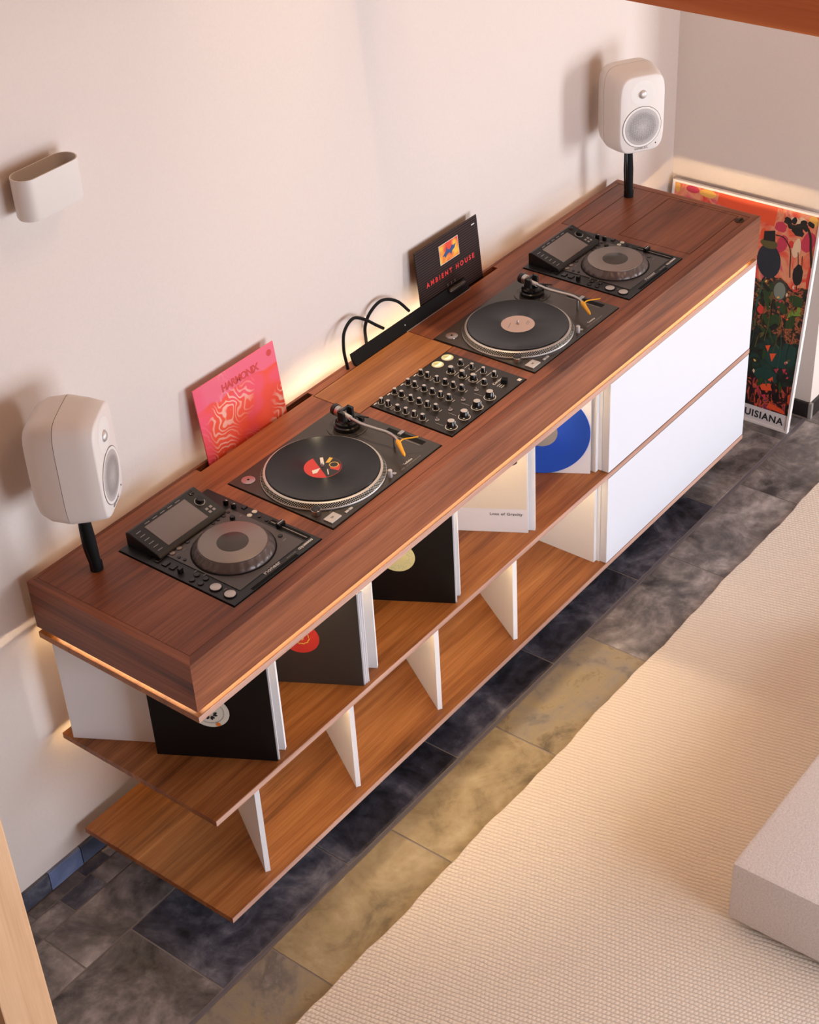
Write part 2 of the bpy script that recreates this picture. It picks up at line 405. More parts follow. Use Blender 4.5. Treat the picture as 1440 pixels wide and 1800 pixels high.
def tile(x0, x1, y0, y1, mat, parent=floor, g=0.0025, name='tile', z1=0.0):
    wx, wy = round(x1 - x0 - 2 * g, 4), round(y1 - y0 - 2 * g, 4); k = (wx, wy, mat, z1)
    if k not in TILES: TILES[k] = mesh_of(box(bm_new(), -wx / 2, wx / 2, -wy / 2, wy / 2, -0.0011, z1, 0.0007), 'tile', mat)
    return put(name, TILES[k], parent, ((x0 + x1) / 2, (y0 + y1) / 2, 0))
def row(y0, y1, xj, pitch, xa, xb, matf, g=0.0025):
    k = math.floor((xa - xj) / pitch)
    while xj + k * pitch < xb:
        a, b2 = max(xj + k * pitch, xa), min(xj + (k + 1) * pitch, xb)
        if b2 - a > 0.03: tile(a, b2, y0, y1, matf((a + b2) / 2), g=g)
        k += 1
row(-0.0155, 0.0225, -0.228, 0.092, -0.78, 0.5, lambda x: random.choice(['slate_grey', 'slate_dark', 'slate_grey']), 0.0015)
row(-0.081, -0.0165, -0.262, 0.118, -0.78, 0.5, lambda x: random.choice(['slate_grey', 'slate_grey', 'slate_dark']), 0.0015)
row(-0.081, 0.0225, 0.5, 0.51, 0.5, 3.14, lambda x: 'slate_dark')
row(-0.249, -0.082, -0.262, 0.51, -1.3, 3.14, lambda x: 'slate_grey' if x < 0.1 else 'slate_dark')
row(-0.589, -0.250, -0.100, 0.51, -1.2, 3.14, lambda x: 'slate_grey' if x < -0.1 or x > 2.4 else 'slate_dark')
row(-0.940, -0.600, 0.070, 0.51, -1.2, 5.7, lambda x: 'slate_gold' if 0 < x < 1.1 else ('slate_mixed' if x < 1.6 else 'slate_grey'))
row(-1.280, -0.941, 0.240, 0.51, -1.2, 5.7, lambda x: 'slate_grey')
# grey joint strip between the dark and the golden row
part('joint_strip', box(bm_new(), -1.2, 3.14, -0.5990, -0.5900, -0.0011, -0.0003), 'joint_grey', floor)
bb = struct(part('baseboard_back', box(bm_new(), -3.4, XW, 0.0335, YW, 0, 0.066), 'grout'))
x = -0.80
k = 0
lens = [0.118, 0.10, 0.125, 0.105, 0.12, 0.10]
while x < 0.62:
    wd = lens[k % 6]
    tm = mesh_of(box(bm_new(), -wd / 2 + 0.0012, wd / 2 - 0.0012, -0.0105, 0.0, -0.031, 0.0335, 0.001), 'tile', ['slate_blue_reflect', 'slate_bluedark_reflect', 'slate_blue_reflect', 'slate_blue_reflect', 'slate_bluedark_reflect', 'slate_dark'][k % 6])
    put('tile', tm, bb, (x + wd / 2, 0.0335, 0.0325)); x += wd; k += 1
be = struct(part('baseboard_end', box(bm_new(), XW - 0.012, XW, -0.60, 0.02, 0, 0.062), 'skirting_black'))
br_ = struct(part('baseboard_return', box(bm_new(), XW + 0.002, 5.78, -0.612, -0.60, 0, 0.062), 'skirting_black'))
part('corner_trim', box(bm_new(), XW - 0.013, XW + 0.002, -0.613, -0.60, 0, 0.064), 'corner_trim_grey', be)
struct(simple_box('trim_1', 1.40, 1.54, -4.15, YW, 2.146, 2.40, 'beam_wood', bev=0.006))
po = tag(simple_box('wooden_post', -0.72, -0.60, -0.62, -0.52, 0, 2.1, 'pale_wood', bev=0.004), 'pale wooden post standing on slate floor at the left edge', 'post')

# ------------------------------------------------------------------ rug and sofa
bm = bm_new()
nx, ny = 150, 6
X0, X1, Y0, Y1 = -1.1, 4.2, -0.8165, -3.4
random.seed(3)
ph = [random.uniform(0, 6.28) for _ in range(5)]
def edge_w(x): return 0.003 * math.sin(x * 9 + ph[0]) + 0.002 * math.sin(x * 23 + ph[1]) + 0.0014 * math.sin(x * 57 + ph[2]) - 0.006 * max(0, x - 0.2) / 1.0
g0, g1 = [], []
for i in range(nx + 1):
    xx = X0 + (X1 - X0) * i / nx; ye = Y0 + edge_w(xx)
    g0.append([bm.verts.new((xx, yy, zz)) for yy, zz in ((ye, 0.0005), (ye + 0.0015, 0.006), (ye - 0.003, 0.0115), (ye - 0.05, 0.012), (-1.6, 0.012), (Y1, 0.012), (Y1, 0.0005))])
for a, b2 in zip(g0, g0[1:]):
    for j in range(6): bm.faces.new((a[j], a[j + 1], b2[j + 1], b2[j]))
    bm.faces.new((a[6], a[0], b2[0], b2[6]))
bm.faces.new(g0[0]); bm.faces.new(list(reversed(g0[-1])))
tag(part('rug', bm, 'rug_knit', smooth=True), 'large cream knitted rug covering the slate floor', 'rug')
so = thing('ottoman', 'low off-white boucle ottoman on the cream rug', 'ottoman', (0.82, -1.53, 0.012))
part('cushion', box(bm_new(), 0, 1.5, -1.1, 0, 0.020, 0.224, 0.012), 'boucle', so, smooth=True)
part('base', box(bm_new(), 0.03, 1.47, -1.07, -0.03, 0, 0.020), 'sofa_base', so)

# ------------------------------------------------------------------ console: shelving
sh = thing('record_shelf', 'wooden wall shelf with three long boards and white dividers under the deck', 'shelf')
def sbox(name, x0, x1, y0, y1, z0, z1, mat, parent=sh, bev=0.0): return part(name, box(bm_new(), x0, x1, y0, y1, ZT + z0, ZT + z1, bev), mat, parent)
def board(name, z0, z1):
    b = sbox(name, 0, 2.71, -0.5485, 0, z0, z1, 'lit_walnut_x', sh, 0.0008)
    sbox('edge_band', 0.0005, 2.7095, -0.5500, -0.5487, z0 + 0.0006, z1 - 0.0006, 'edge_x', b)
    return b
board('upper_board', -0.176, -0.158); board('middle_shelf', -0.520, -0.502); board('bottom_shelf', -0.875, -0.857)
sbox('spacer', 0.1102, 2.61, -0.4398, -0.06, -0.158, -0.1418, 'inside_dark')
sbox('light_strip', 0.03, 2.68, -0.5330, -0.5240, -0.1432, -0.1418, 'led_warm')
sbox('light_strip', 2.6105, 2.6125, -0.44, -0.07, -0.1545, -0.1500, 'led_end')
sbox('light_strip', 0.0170, 0.0240, -0.52, -0.05, -0.1432, -0.1418, 'led_warm')
sbox('light_strip', 0.1080, 0.1100, -0.40, -0.12, -0.1545, -0.1500, 'led_side')
sbox('light_strip', 0.24, 1.76, -0.492, -0.482, -0.1784, -0.1762, 'led_shelf')
sbox('light_strip', 0.01, 1.76, -0.016, -0.012, -0.1784, -0.1762, 'led_shelf')
sbox('light_strip', 0.01, 1.76, -0.016, -0.012, -0.5224, -0.5202, 'led_shelf')
sbox('light_strip', 0.24, 1.76, -0.492, -0.482, -0.5224, -0.5202, 'led_shelf')
for fx, fy in ((0.286, -0.525), (0.666, -0.523), (1.043, -0.524), (1.419, -0.527)):      # upper row, slanting back to the left
    part('divider', box(bm_new(), 0, 0.562, 0, 0.013, ZT - 0.5018, ZT - 0.1762), 'white_panel', sh, (fx - 0.562 * 0.5, fy + 0.562 * 0.866, 0), (0, 0, R(-60)))
for fx, fy in ((0.167, -0.515), (0.545, -0.516), (0.926, -0.515), (1.310, -0.518)):      # lower row, slanting back to the right
    part('divider', box(bm_new(), 0, 0.555, -0.014, 0, ZT - 0.8568, ZT - 0.5202), 'white_panel', sh, (fx, fy, 0), (0, 0, R(59.5)))
for bx in (0.45, 1.35, 2.25):
    for zz in (-0.176, -0.520, -0.875): sbox('wall_bracket', bx, bx + 0.08, 0.0, YW, zz, zz + 0.017, 'inside_dark')
dc = thing('drawer_cabinet', 'white handleless drawer unit right below the deck, topmost of the two', 'cabinet')
sbox('side_panel', 1.7755, 1.7895, -0.512, -0.002, -0.5016, -0.1764, 'white_panel', dc)
sbox('body', 1.7900, 2.7060, -0.524, -0.002, -0.4986, -0.1784, 'white_panel', dc)
sbox('drawer_front', 1.7915, 2.7075, -0.550, -0.5255, -0.4990, -0.1770, 'white_lacquer', dc, 0.001)
dc2 = thing('drawer_cabinet', 'white handleless drawer unit standing on the bottom board near the floor', 'cabinet')
sbox('side_panel', 1.7755, 1.7895, -0.512, -0.002, -0.8566, -0.5204, 'white_panel', dc2)
sbox('body', 1.7900, 2.7060, -0.524, -0.002, -0.8566, -0.5225, 'white_panel', dc2)
sbox('drawer_front', 1.7915, 2.7075, -0.550, -0.5255, -0.8545, -0.5235, 'white_lacquer', dc2, 0.001)

# ------------------------------------------------------------------ console: deck
dk = thing('console_deck', 'long walnut console deck with mitred frame holding the players and the mixer', 'console', (0, 0, ZT))
XD = 2.71; YF = -0.55; RM = 0.025
def mitre(name, poly, z0, z1, mat): return part(name, prism(bm_new(), poly, z0, z1), mat, dk)
mitre('front_board', [(0, YF), (XD, YF), (XD - RM, YF + RM), (RM, YF + RM)], -0.1415, 0, 'walnut_x')
mitre('end_board', [(0, 0), (0, YF), (RM, YF + RM), (RM, -0.0085)], -0.1415, 0, 'walnut_y')
mitre('end_board', [(XD, YF), (XD, 0), (XD - RM, -0.0085), (XD - RM, YF + RM)], -0.1415, 0, 'walnut_y')
bm = bm_new(); prism(bm, [(0, 0), (RM, -0.0085), (XD - RM, -0.0085), (XD, 0)], -0.010, 0); box(bm, RM + 0.001, XD - RM - 0.001, -0.0095, -0.0076, -0.1415, -0.0102)
part('back_board', bm, 'walnut_x', dk)
part('light_strip', box(bm_new(), 0.05, 0.95, -0.0074, -0.0042, -0.0258, -0.0250), 'led_back', dk)
part('light_strip', box(bm_new(), 1.85, XD - 0.05, -0.0074, -0.0042, -0.0258, -0.0250), 'led_back', dk)
part('light_strip', box(bm_new(), 0.952, 1.848, -0.0074, -0.0042, -0.0258, -0.0250), 'led_back_middle', dk)
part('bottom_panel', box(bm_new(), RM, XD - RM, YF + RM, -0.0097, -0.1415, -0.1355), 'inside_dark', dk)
G = 0.0022
TT1, TT2, CD1, CD2, MX = (0.583, -0.1284), (1.4798, -0.1278), (0.2148, -0.0998), (1.9911, -0.0963), (1.0854, -0.2051)
TW, TD, CW, CDp, MW, MD = 0.453, 0.3581, 0.3202, 0.3888, 0.3542, 0.280
def hole(o, w_, d_): return (o[0] - G, o[0] + w_ + G, o[1] - d_ - G, o[1] + G)
lid = (2.350, 2.672, -0.490, -0.226); strip = (2.322, 2.684, -0.089, -0.022); cen = (1.0385, 1.4772, -0.203, -0.0325)
HS = [hole(TT1, TW, TD), hole(TT2, TW, TD), hole(CD1, CW, CDp), hole(CD2, CW, CDp), hole(MX, MW, MD), lid, strip, cen, (0.585, 1.045, -0.0280, -0.0086), (1.49, 1.95, -0.0280, -0.0086)]
part('top_panel', holes_panel(bm_new(), RM + 0.0014, XD - RM - 0.0014, YF + RM + 0.0014, -0.0087, -0.020, -0.0006, HS), 'walnut_x', dk)
def inset(r, g=0.0022): return (r[0] + g, r[1] - g, r[2] + g, r[3] - g)
l2 = inset(lid); ld = part('lid', box(bm_new(), l2[0], l2[1], l2[2], l2[3], -0.020, -0.0004, 0.0006), 'walnut_x', dk)
bm = bm_new(); tube(bm, [(2.628, -0.508, 0.0012), (2.640, -0.5065, 0.0035), (2.655, -0.5065, 0.0035), (2.664, -0.508, 0.0012)], 0.0022, 8); lathe(bm, [(0.016, -0.0005), (0.016, 0.0006)], 20, (2.645, -0.507, 0))
part('finger_pull', bm, 'brass_dark', ld)
l2 = inset(strip); part('lid', box(bm_new(), l2[0], l2[1], l2[2], l2[3], -0.020, -0.0004, 0.0006), 'walnut_x', dk)
l2 = inset(cen); part('centre_panel', box(bm_new(), l2[0], l2[1], l2[2], l2[3], -0.020, -0.0004, 0.0006), 'lit_walnut_x', dk)

# ------------------------------------------------------------------ turntables
def arc(c, r, a0, a1, n, z): return [(c[0] + r * math.cos(a0 + (a1 - a0) * i / n), c[1] + r * math.sin(a0 + (a1 - a0) * i / n), z) for i in range(n + 1)]
PC = (0.170, -0.184)
def turntable(label, org, tube_pts):
    t = thing('turntable', label, 'turntable', (org[0], org[1], ZT), 0, 'pair of turntables')
    part('plinth', box(bm_new(), 0.0008, TW - 0.0008, -TD + 0.0008, -0.0008, -0.075, 0.0035, 0.0015), 'plinth_black', t)
    pl = part('platter', lathe(bm_new(), [(0.1655, 0.0042), (0.1665, 0.008), (0.1655, 0.010), (0.1575, 0.0215), (0.1545, 0.0225), (0.030, 0.0225)], 96, (PC[0], PC[1], 0)), 'silver_soft', t, smooth=True)
    # dark strobe band on the bevelled rim and its rows of dots
    bm = bm_new(); lathe(bm, [(0.1652, 0.01062), (0.1582, 0.02072)], 96, (PC[0], PC[1], 0), False, False); part('strobe_band', bm, 'matte_black', pl)
    bm = bm_new()
    for rw in range(4):
        tt = (rw + 0.5) / 4; r0 = 0.16535 - 0.0068 * tt; z0 = 0.0112 + 0.0096 * tt
        for i in range(150):
            a = 2 * math.pi * (i + 0.5 * (rw % 2)) / 150; h = 0.42 * 2 * math.pi / 150 * 0.55; dr, dz = 0.00046, -0.00066
            vs = [bm.verts.new((PC[0] + (r0 + s * dr) * math.cos(a + q * h), PC[1] + (r0 + s * dr) * math.sin(a + q * h), z0 + s * dz)) for s, q in ((-1, -1), (-1, 1), (1, 1), (1, -1))]
            bm.faces.new(vs)
    sd = part('strobe_dots', bm, 'cream_metal', pl); sd['kind'] = 'stuff'
    part('slipmat', lathe(bm_new(), [(0.1515, 0.0226), (0.1515, 0.0242)], 64, (PC[0], PC[1], 0)), 'matte_black', t)
    part('spindle', lathe(bm_new(), [(0.0034, 0.0243), (0.0034, 0.036), (0.0022, 0.0385)], 16, (PC[0], PC[1], 0)), 'silver', t, smooth=True)
    # tonearm
    pv = (0.380, -0.092)
    part('arm_base_ring', lathe(bm_new(), [(0.056, 0.0036), (0.056, 0.0055), (0.050, 0.0062), (0.047, 0.0050)], 48, (pv[0], pv[1], 0)), 'plinth_black', t, smooth=True)
    ab = part('arm_base', lathe(bm_new(), [(0.037, 0.0052), (0.037, 0.016), (0.033, 0.0185), (0.033, 0.027), (0.027, 0.029), (0.024, 0.034)], 40, (pv[0], pv[1], 0)), 'gloss_black', t, smooth=True)
    bm = bm_new(); box(bm, pv[0] - 0.024, pv[0] - 0.015, pv[1] - 0.010, pv[1] + 0.010, 0.033, 0.062, 0.0015); box(bm, pv[0] + 0.013, pv[0] + 0.022, pv[1] - 0.010, pv[1] + 0.010, 0.033, 0.062, 0.0015); box(bm, pv[0] - 0.024, pv[0] + 0.022, pv[1] + 0.004, pv[1] + 0.010, 0.054, 0.062, 0.001)
    part('gimbal', bm, 'black_plastic', ab)
    bm = bm_new(); box(bm, pv[0] + 0.026, pv[0] + 0.036, pv[1] - 0.034, pv[1] - 0.010, 0.016, 0.030, 0.002); tube(bm, [(pv[0] + 0.030, pv[1] - 0.02, 0.030), (pv[0] + 0.034, pv[1] - 0.05, 0.034)], 0.0022, 8)
    part('cue_lever', bm, 'black_plastic', ab)
    part('anti_skate_dial', lathe(bm_new(), [(0.010, 0.024), (0.010, 0.032), (0.008, 0.033)], 20, (pv[0] + 0.030, pv[1] + 0.012, 0)), 'silver', ab, smooth=True)
    arm = part('tonearm', tube(bm_new(), spline(tube_pts, 7), 0.0046, 12), 'silver', t, smooth=True)
    p0, p1 = Vector(tube_pts[0]), Vector(tube_pts[1]); d = (p0 - p1).normalized()
    part('arm_collar', tube(bm_new(), [p0 - d * 0.022, p0 + d * 0.012], 0.0068, 14), 'silver_soft', arm, smooth=True)
    cw0 = p0 + d * 0.016
    part('counterweight', tube(bm_new(), [cw0, cw0 + d * 0.003, cw0 + d * 0.016, cw0 + d * 0.018], [0.012, 0.0152, 0.0152, 0.013], 24), 'silver', arm, smooth=True)
    part('counterweight_rim', tube(bm_new(), [cw0 + d * 0.0185, cw0 + d * 0.0195, cw0 + d * 0.030, cw0 + d * 0.032], [0.012, 0.0162, 0.0162, 0.0130], 24), 'black_plastic', arm, smooth=True)
    # yellow pick-up and finger lift at the end of the arm
    e = Vector(tube_pts[-1]); hd = Vector((-0.56, -0.81, -0.14)).normalized()
    part('pickup', tube(bm_new(), [e - hd * 0.006, e + hd * 0.004, e + hd * 0.016, e + hd * 0.050, e + hd * 0.058], [0.0055, 0.0072, 0.0062, 0.0046, 0.0016], 10), 'yellow_plastic', arm)
    part('finger_lift', tube(bm_new(), spline([e + hd * 0.004, e + Vector((0.014, -0.006, 0.004)), e + Vector((0.034, -0.022, 0.004)), e + Vector((0.044, -0.034, 0.006))], 4), 0.0020, 8), 'yellow_plastic', arm)
    part('arm_rest', tube(bm_new(), [(0.3730, -0.262, 0.0036), (0.3730, -0.262, 0.040), (0.366, -0.258, 0.046)], 0.0034, 10), 'silver', t, smooth=True)
    # controls
    part('pitch_slot', box(bm_new(), 0.4235, 0.4405, -0.316, -0.190, 0.0035, 0.0041), 'matte_black', t)
    part('pitch_scale', box(bm_new(), 0.4165, 0.4180, -0.312, -0.194, 0.0035, 0.0040), 'grey_print', t)
    part('pitch_fader', box(bm_new(), 0.4215, 0.4425, -0.244, -0.233, 0.0041, 0.0115, 0.001), 'silver', t)
    kb = part('power_dial', lathe(bm_new(), [(0.0125, 0.0036), (0.0125, 0.018), (0.0115, 0.0188)], 32, (0.0225, -0.284, 0)), 'silver', t, smooth=True)
    part('dial_cap', lathe(bm_new(), [(0.0114, 0.0188), (0.0112, 0.0215), (0.0095, 0.0222)], 32, (0.0225, -0.284, 0)), 'black_plastic', kb, smooth=True)
    sl = part('strobe_lamp', box(bm_new(), 0.0345, 0.0375, -0.280, -0.272, 0.0042, 0.012), 'strobe_red', kb)
    part('start_button', box(bm_new(), 0.0115, 0.0505, -0.3455, -0.3165, 0.0036, 0.0078, 0.0012), 'silver_soft', t)
    for bx in (0.0670, 0.0815): part('speed_button', box(bm_new(), bx, bx + 0.0128, -0.3460, -0.3395, 0.0036, 0.0062, 0.0006), 'silver_soft', t)
    part('adapter', lathe(bm_new(), [(0.0190, 0.0036), (0.0185, 0.0056), (0.0040, 0.0066)], 32, (0.038, -0.038, 0)), 'silver', t, smooth=True)
    part('adapter_hole', lathe(bm_new(), [(0.0034, 0.0062), (0.0034, 0.0070)], 12, (0.038, -0.038, 0)), 'matte_black', t)
    tl = part('target_lamp', lathe(bm_new(), [(0.0062, 0.0036), (0.0062, 0.024), (0.0050, 0.0255)], 20, (0.2570, -0.3385, 0)), 'silver_soft', t, smooth=True)
    bm = bm_new(); lathe(bm, [(0.0058, 0.0036), (0.0058, 0.0050)], 18, (0.2745, -0.3385, 0)); part('lamp_switch', bm, 'silver', t, smooth=True)
    text('lettering', 'Technics', 0.0095, 'white_print', t, (0.338, -0.3330, 0.0036), (0, 0, 0), space=1.05, off=0.0002)
    text('lettering', 'QUARTZ DIRECT DRIVE TURNTABLE SYSTEM', 0.0042, 'grey_print', t, (0.338, -0.3440, 0.0036))
    text('lettering', 'START\nSTOP', 0.0036, 'dark_print', t, (0.031, -0.331, 0.0078))
    text('lettering', '33 45', 0.0042, 'grey_print', t, (0.052, -0.307, 0.0036))
    return t
base_pts = [(0.3700, -0.098, 0.0500), (0.3640, -0.130, 0.0500), (0.3600, -0.168, 0.0495), (0.3640, -0.212, 0.0485), (0.3680, -0.246, 0.0475), (0.3610, -0.276, 0.0465), (0.3480, -0.296, 0.0455)]
turntable('dark turntable with red-and-black labelled record, left of the mixer', TT1, base_pts)
turntable('dark turntable with blush labelled record, right of the mixer', TT2, base_pts)
def vinyl_disc(name, label, loc, mat='vinyl_black', rot=(0, 0, 0)):
    o = thing(name, label, 'record', loc); o.rotation_euler = rot
    part('disc', lathe(bm_new(), [(0.1500, 0.0002), (0.1507, 0.0009), (0.1500, 0.0019), (0.146, 0.0019), (0.1455, 0.0016), (0.056, 0.0016), (0.0550, 0.0019), (0.004, 0.0019), (0.0038, 0.0002)], 96, cap0=False, cap1=False), mat, o, smooth=True)
    return o
def disc(bm, r, z, c=(0, 0), n=40, ry=None, rot=0.0):
    ry = r if ry is None else ry
    bm.faces.new([bm.verts.new((c[0] + r * math.cos(a) * math.cos(rot) - ry * math.sin(a) * math.sin(rot), c[1] + r * math.cos(a) * math.sin(rot) + ry * math.sin(a) * math.cos(rot), z)) for a in [2 * math.pi * i / n for i in range(n)]])
    return bm
r1 = vinyl_disc('vinyl_record', 'black record with red and black centre label on the turntable left of the mixer', (TT1[0] + PC[0], TT1[1] + PC[1], ZT + 0.0244))
lb = part('centre_label', lathe(bm_new(), [(0.0500, 0.0019), (0.0495, 0.0022), (0.004, 0.0022)], 48, cap0=False, cap1=False), 'label_red', r1)
def seg(r, a0, a1, n=20): return [(r * math.cos(a0 + (a1 - a0) * i / n), r * math.sin(a0 + (a1 - a0) * i / n)) for i in range(n + 1)]
def flat(name, polys, z, mat, parent):
    bm = bm_new()
    for p in polys: bm.faces.new([bm.verts.new((x, y, z)) for x, y in p])
    return part(name, bm, mat, parent)
flat('label_print', [seg(0.0494, R(-128), R(72))], 0.0024, 'dark_print', lb)
flat('label_print', [[(0.004, 0.010), (0.028, 0.034), (0.034, 0.028), (0.010, 0.003)], [(-0.030, 0.012), (-0.008, 0.002), (-0.030, -0.006), (-0.040, 0.000)], [(-0.020, -0.034), (-0.002, -0.016), (-0.0005, -0.018), (-0.018, -0.036)]], 0.0026, 'white_print', lb)
flat('label_print', [seg(0.046, R(-78), R(-38)) + list(reversed(seg(0.020, R(-78), R(-38))))], 0.0025, 'label_red', lb)
flat('label_print', [[(0.018, 0.006), (0.044, 0.014), (0.046, 0.004), (0.024, -0.002)], [(0.024 + 0.013 * math.cos(a), -0.018 + 0.013 * math.sin(a)) for a in [i * math.pi / 10 for i in range(20)]]], 0.0027, 'gold_print', lb)
flat('label_print', [[(0.024 + 0.0105 * math.cos(a), -0.018 + 0.0105 * math.sin(a)) for a in [i * math.pi / 10 for i in range(20)]]], 0.0028, 'dark_print', lb)
r2 = vinyl_disc('vinyl_record', 'black record with plain blush centre label on the turntable right of the mixer', (TT2[0] + PC[0], TT2[1] + PC[1], ZT + 0.0244))
lb = part('centre_label', lathe(bm_new(), [(0.0500, 0.0019), (0.0495, 0.0022), (0.004, 0.0022)], 48, cap0=False, cap1=False), 'blush_label', r2)
flat('label_print', [[(-0.036, 0.010), (-0.006, 0.022), (-0.0055, 0.0205), (-0.0355, 0.0085)], [(0.012, -0.020), (0.034, -0.014), (0.0345, -0.0155), (0.0125, -0.0215)], [(0.010, -0.026), (0.030, -0.020), (0.0305, -0.0215), (0.0105, -0.0275)]], 0.0024, 'grey_print', lb)

# ------------------------------------------------------------------ media players
def cyl(r0, r1, h, n=20, b=0.0008): return [(r0, 0), (r1, h - b), (r1 - b, h)]
def player(label, org):
    t = thing('media_player', label, 'player', (org[0], org[1], ZT), 0, 'pair of media players')
    part('body', box(bm_new(), 0.0008, CW - 0.0008, -CDp + 0.0008, -0.0008, -0.080, 0.0030, 0.0014), 'player_black', t)
    bm = bm_new(); holes_panel(bm, 0.050, 0.284, -0.362, -0.110, 0.0030, 0.0050, [])
    part('face_plate', bm, 'player_grey', t)
    part('front_recess', box(bm_new(), 0.070, 0.236, -CDp + 0.0005, -0.378, 0.0030, 0.0034), 'matte_black', t)
    # tilted display hood
    bm = bm_new()
    pr = [(-0.002, 0.003), (-0.002, 0.040), (-0.012, 0.044), (-0.112, 0.0150), (-0.118, 0.010), (-0.118, 0.003)]
    a = [bm.verts.new((0.028, y, z)) for y, z in pr]; b2 = [bm.verts.new((0.266, y, z)) for y, z in pr]; n = len(pr)
    for i in range(n): bm.faces.new((a[i], a[(i + 1) % n], b2[(i + 1) % n], b2[i]))
    bm.faces.new(a); bm.faces.new(list(reversed(b2)))
    bmesh.ops.bevel(bm, geom=bm.edges[:], offset=0.0012, segments=2, affect='EDGES')
    hd = part('display_hood', bm, 'player_black', t)
    sl = math.atan2(0.029, 0.100)
    def onh(u, v, e=0.0): yy = -0.012 - v * math.cos(sl); zz = 0.0442 - v * math.sin(sl); return (u, yy + e * 0, zz + e)
    def hq(name, u0, u1, v0, v1, e, mat, par):
        bm = bm_new(); q = [onh(u0, v0, e), onh(u1, v0, e), onh(u1, v1, e), onh(u0, v1, e)]
        q0 = [(p[0], p[1], p[2] - 0.0012) for p in q]
        A_ = [bm.verts.new(p) for p in q]; B_ = [bm.verts.new(p) for p in q0]
        bm.faces.new(A_); bm.faces.new(list(reversed(B_)))
        for i in range(4): bm.faces.new((A_[i], A_[(i + 1) % 4], B_[(i + 1) % 4], B_[i]))
        return part(name, bm, mat, par)
    hq('screen', 0.072, 0.215, 0.014, 0.097, 0.0006, 'screen_glass', hd)
    for i in range(6): hq('hood_print', 0.040, 0.056, 0.016 + i * 0.015, 0.0175 + i * 0.015, 0.0004, 'grey_print', hd)
    for i in range(5): hq('hood_print', 0.080 + i * 0.027, 0.096 + i * 0.027, 0.0065, 0.0080, 0.0004, 'grey_print', hd)
    for i in range(2):
        for j in range(2): hq('hood_print', 0.228 + i * 0.014, 0.236 + i * 0.014, 0.072 + j * 0.012, 0.079 + j * 0.012, 0.0005, 'grey_print', hd)
    p = onh(0.238, 0.045); kn = part('selector_knob', lathe(bm_new(), [(0.0125, -0.001), (0.0125, 0.0015), (0.0105, 0.0018), (0.0100, 0.011), (0.009, 0.012)], 28), 'knob_black', hd, p, (sl, 0, 0), True)
    part('knob_ring', lathe(bm_new(), [(0.0138, -0.0015), (0.0138, 0.0008), (0.0128, 0.0008)], 28), 'cream_metal', kn)
    p = onh(0.243, 0.010); part('hood_button', lathe(bm_new(), [(0.0075, -0.001), (0.0075, 0.0015), (0.0065, 0.002)], 20), 'gloss_black', hd, p, (sl, 0, 0), True)
    # jog wheel
    jc = (0.162, -0.2390, 0)
    part('jog_well', lathe(bm_new(), [(0.1075, 0.0050), (0.1075, 0.0056)], 72, jc), 'matte_black', t)
    bm = bm_new(); n = 120; rings = []
    for (r, z, amp) in ((0.1035, 0.0058, 0.0), (0.1035, 0.009, 0.0), (0.0990, 0.0175, 0.0022), (0.0935, 0.0225, 0.0022), (0.0885, 0.0265, 0.0), (0.0860, 0.0265, 0)):
        rings.append([bm.verts.new((jc[0] + (r - amp * (0.5 + 0.5 * math.cos(i * 2 * math.pi / 5))) * math.cos(2 * math.pi * i / n), jc[1] + (r - amp * (0.5 + 0.5 * math.cos(i * 2 * math.pi / 5))) * math.sin(2 * math.pi * i / n), z - amp * 0.6 * (0.5 + 0.5 * math.cos(i * 2 * math.pi / 5)))) for i in range(n)])
    for a_, b_ in zip(rings, rings[1:]):
        for i in range(n): bm.faces.new((a_[i], a_[(i + 1) % n], b_[(i + 1) % n], b_[i]))
    bm.faces.new(list(reversed(rings[0]))); bm.faces.new(rings[-1])
    jw = part('jog_wheel', bm, 'jog_rubber', t, smooth=True)
    part('jog_plate', lathe(bm_new(), [(0.0860, 0.0250), (0.0858, 0.0280), (0.0848, 0.0286)], 72, jc), 'jog_silver', jw, smooth=True)
    part('jog_display', lathe(bm_new(), [(0.0400, 0.0284), (0.0400, 0.0292), (0.0395, 0.0294)], 48, jc), 'plinth_black', jw, smooth=True)
    def btn(name, u, v, r, h, mat, sq=False, z=0.0030):
        if sq: return part(name, box(bm_new(), -r, r, -r * 0.75, r * 0.75, 0, h, 0.0006), mat, t, (u, v, z))
        return part(name, lathe(bm_new(), [(r, 0), (r, h * 0.7), (r * 0.88, h)], 24), mat, t, (u, v, z), smooth=True)
    for v in (-0.306, -0.353):
        q = btn('play_button', 0.0255, v, 0.0160, 0.003, 'matte_black'); part('button_top', lathe(bm_new(), [(0.0140, 0), (0.0140, 0.0042), (0.0130, 0.0048)], 32), 'silver_soft', q, smooth=True)
    for v in (-0.0856, -0.1127, -0.139, -0.164): btn('pad_button', 0.026, v, 0.0095, 0.003, 'gloss_black', True)
    part('direction_lever', box(bm_new(), -0.006, 0.006, -0.005, 0.005, 0, 0.014, 0.001), 'knob_black', t, (0.0215, -0.193, 0.003))
    for u, v in ((0.036, -0.2335), (0.0150, -0.2372), (0.0376, -0.262), (0.0167, -0.2644)): btn('search_button', u, v, 0.0078, 0.0030, 'gloss_black')
    for v in (-0.090, -0.117): btn('speed_knob', 0.2945, v, 0.0070, 0.014, 'knob_black')
    for v in (-0.090, -0.117): part('knob_mark', box(bm_new(), 0.2938, 0.2952, v - 0.007, v, 0.0170, 0.0176), 'white_print', t)
    btn('media_button', 0.3100, -0.1400, 0.0070, 0.003, 'gloss_black', True)
    for u, v in ((0.3105, -0.174), (0.2915, -0.1742)): btn('lit_button', u, v, 0.0070, 0.0022, 'cream_metal')
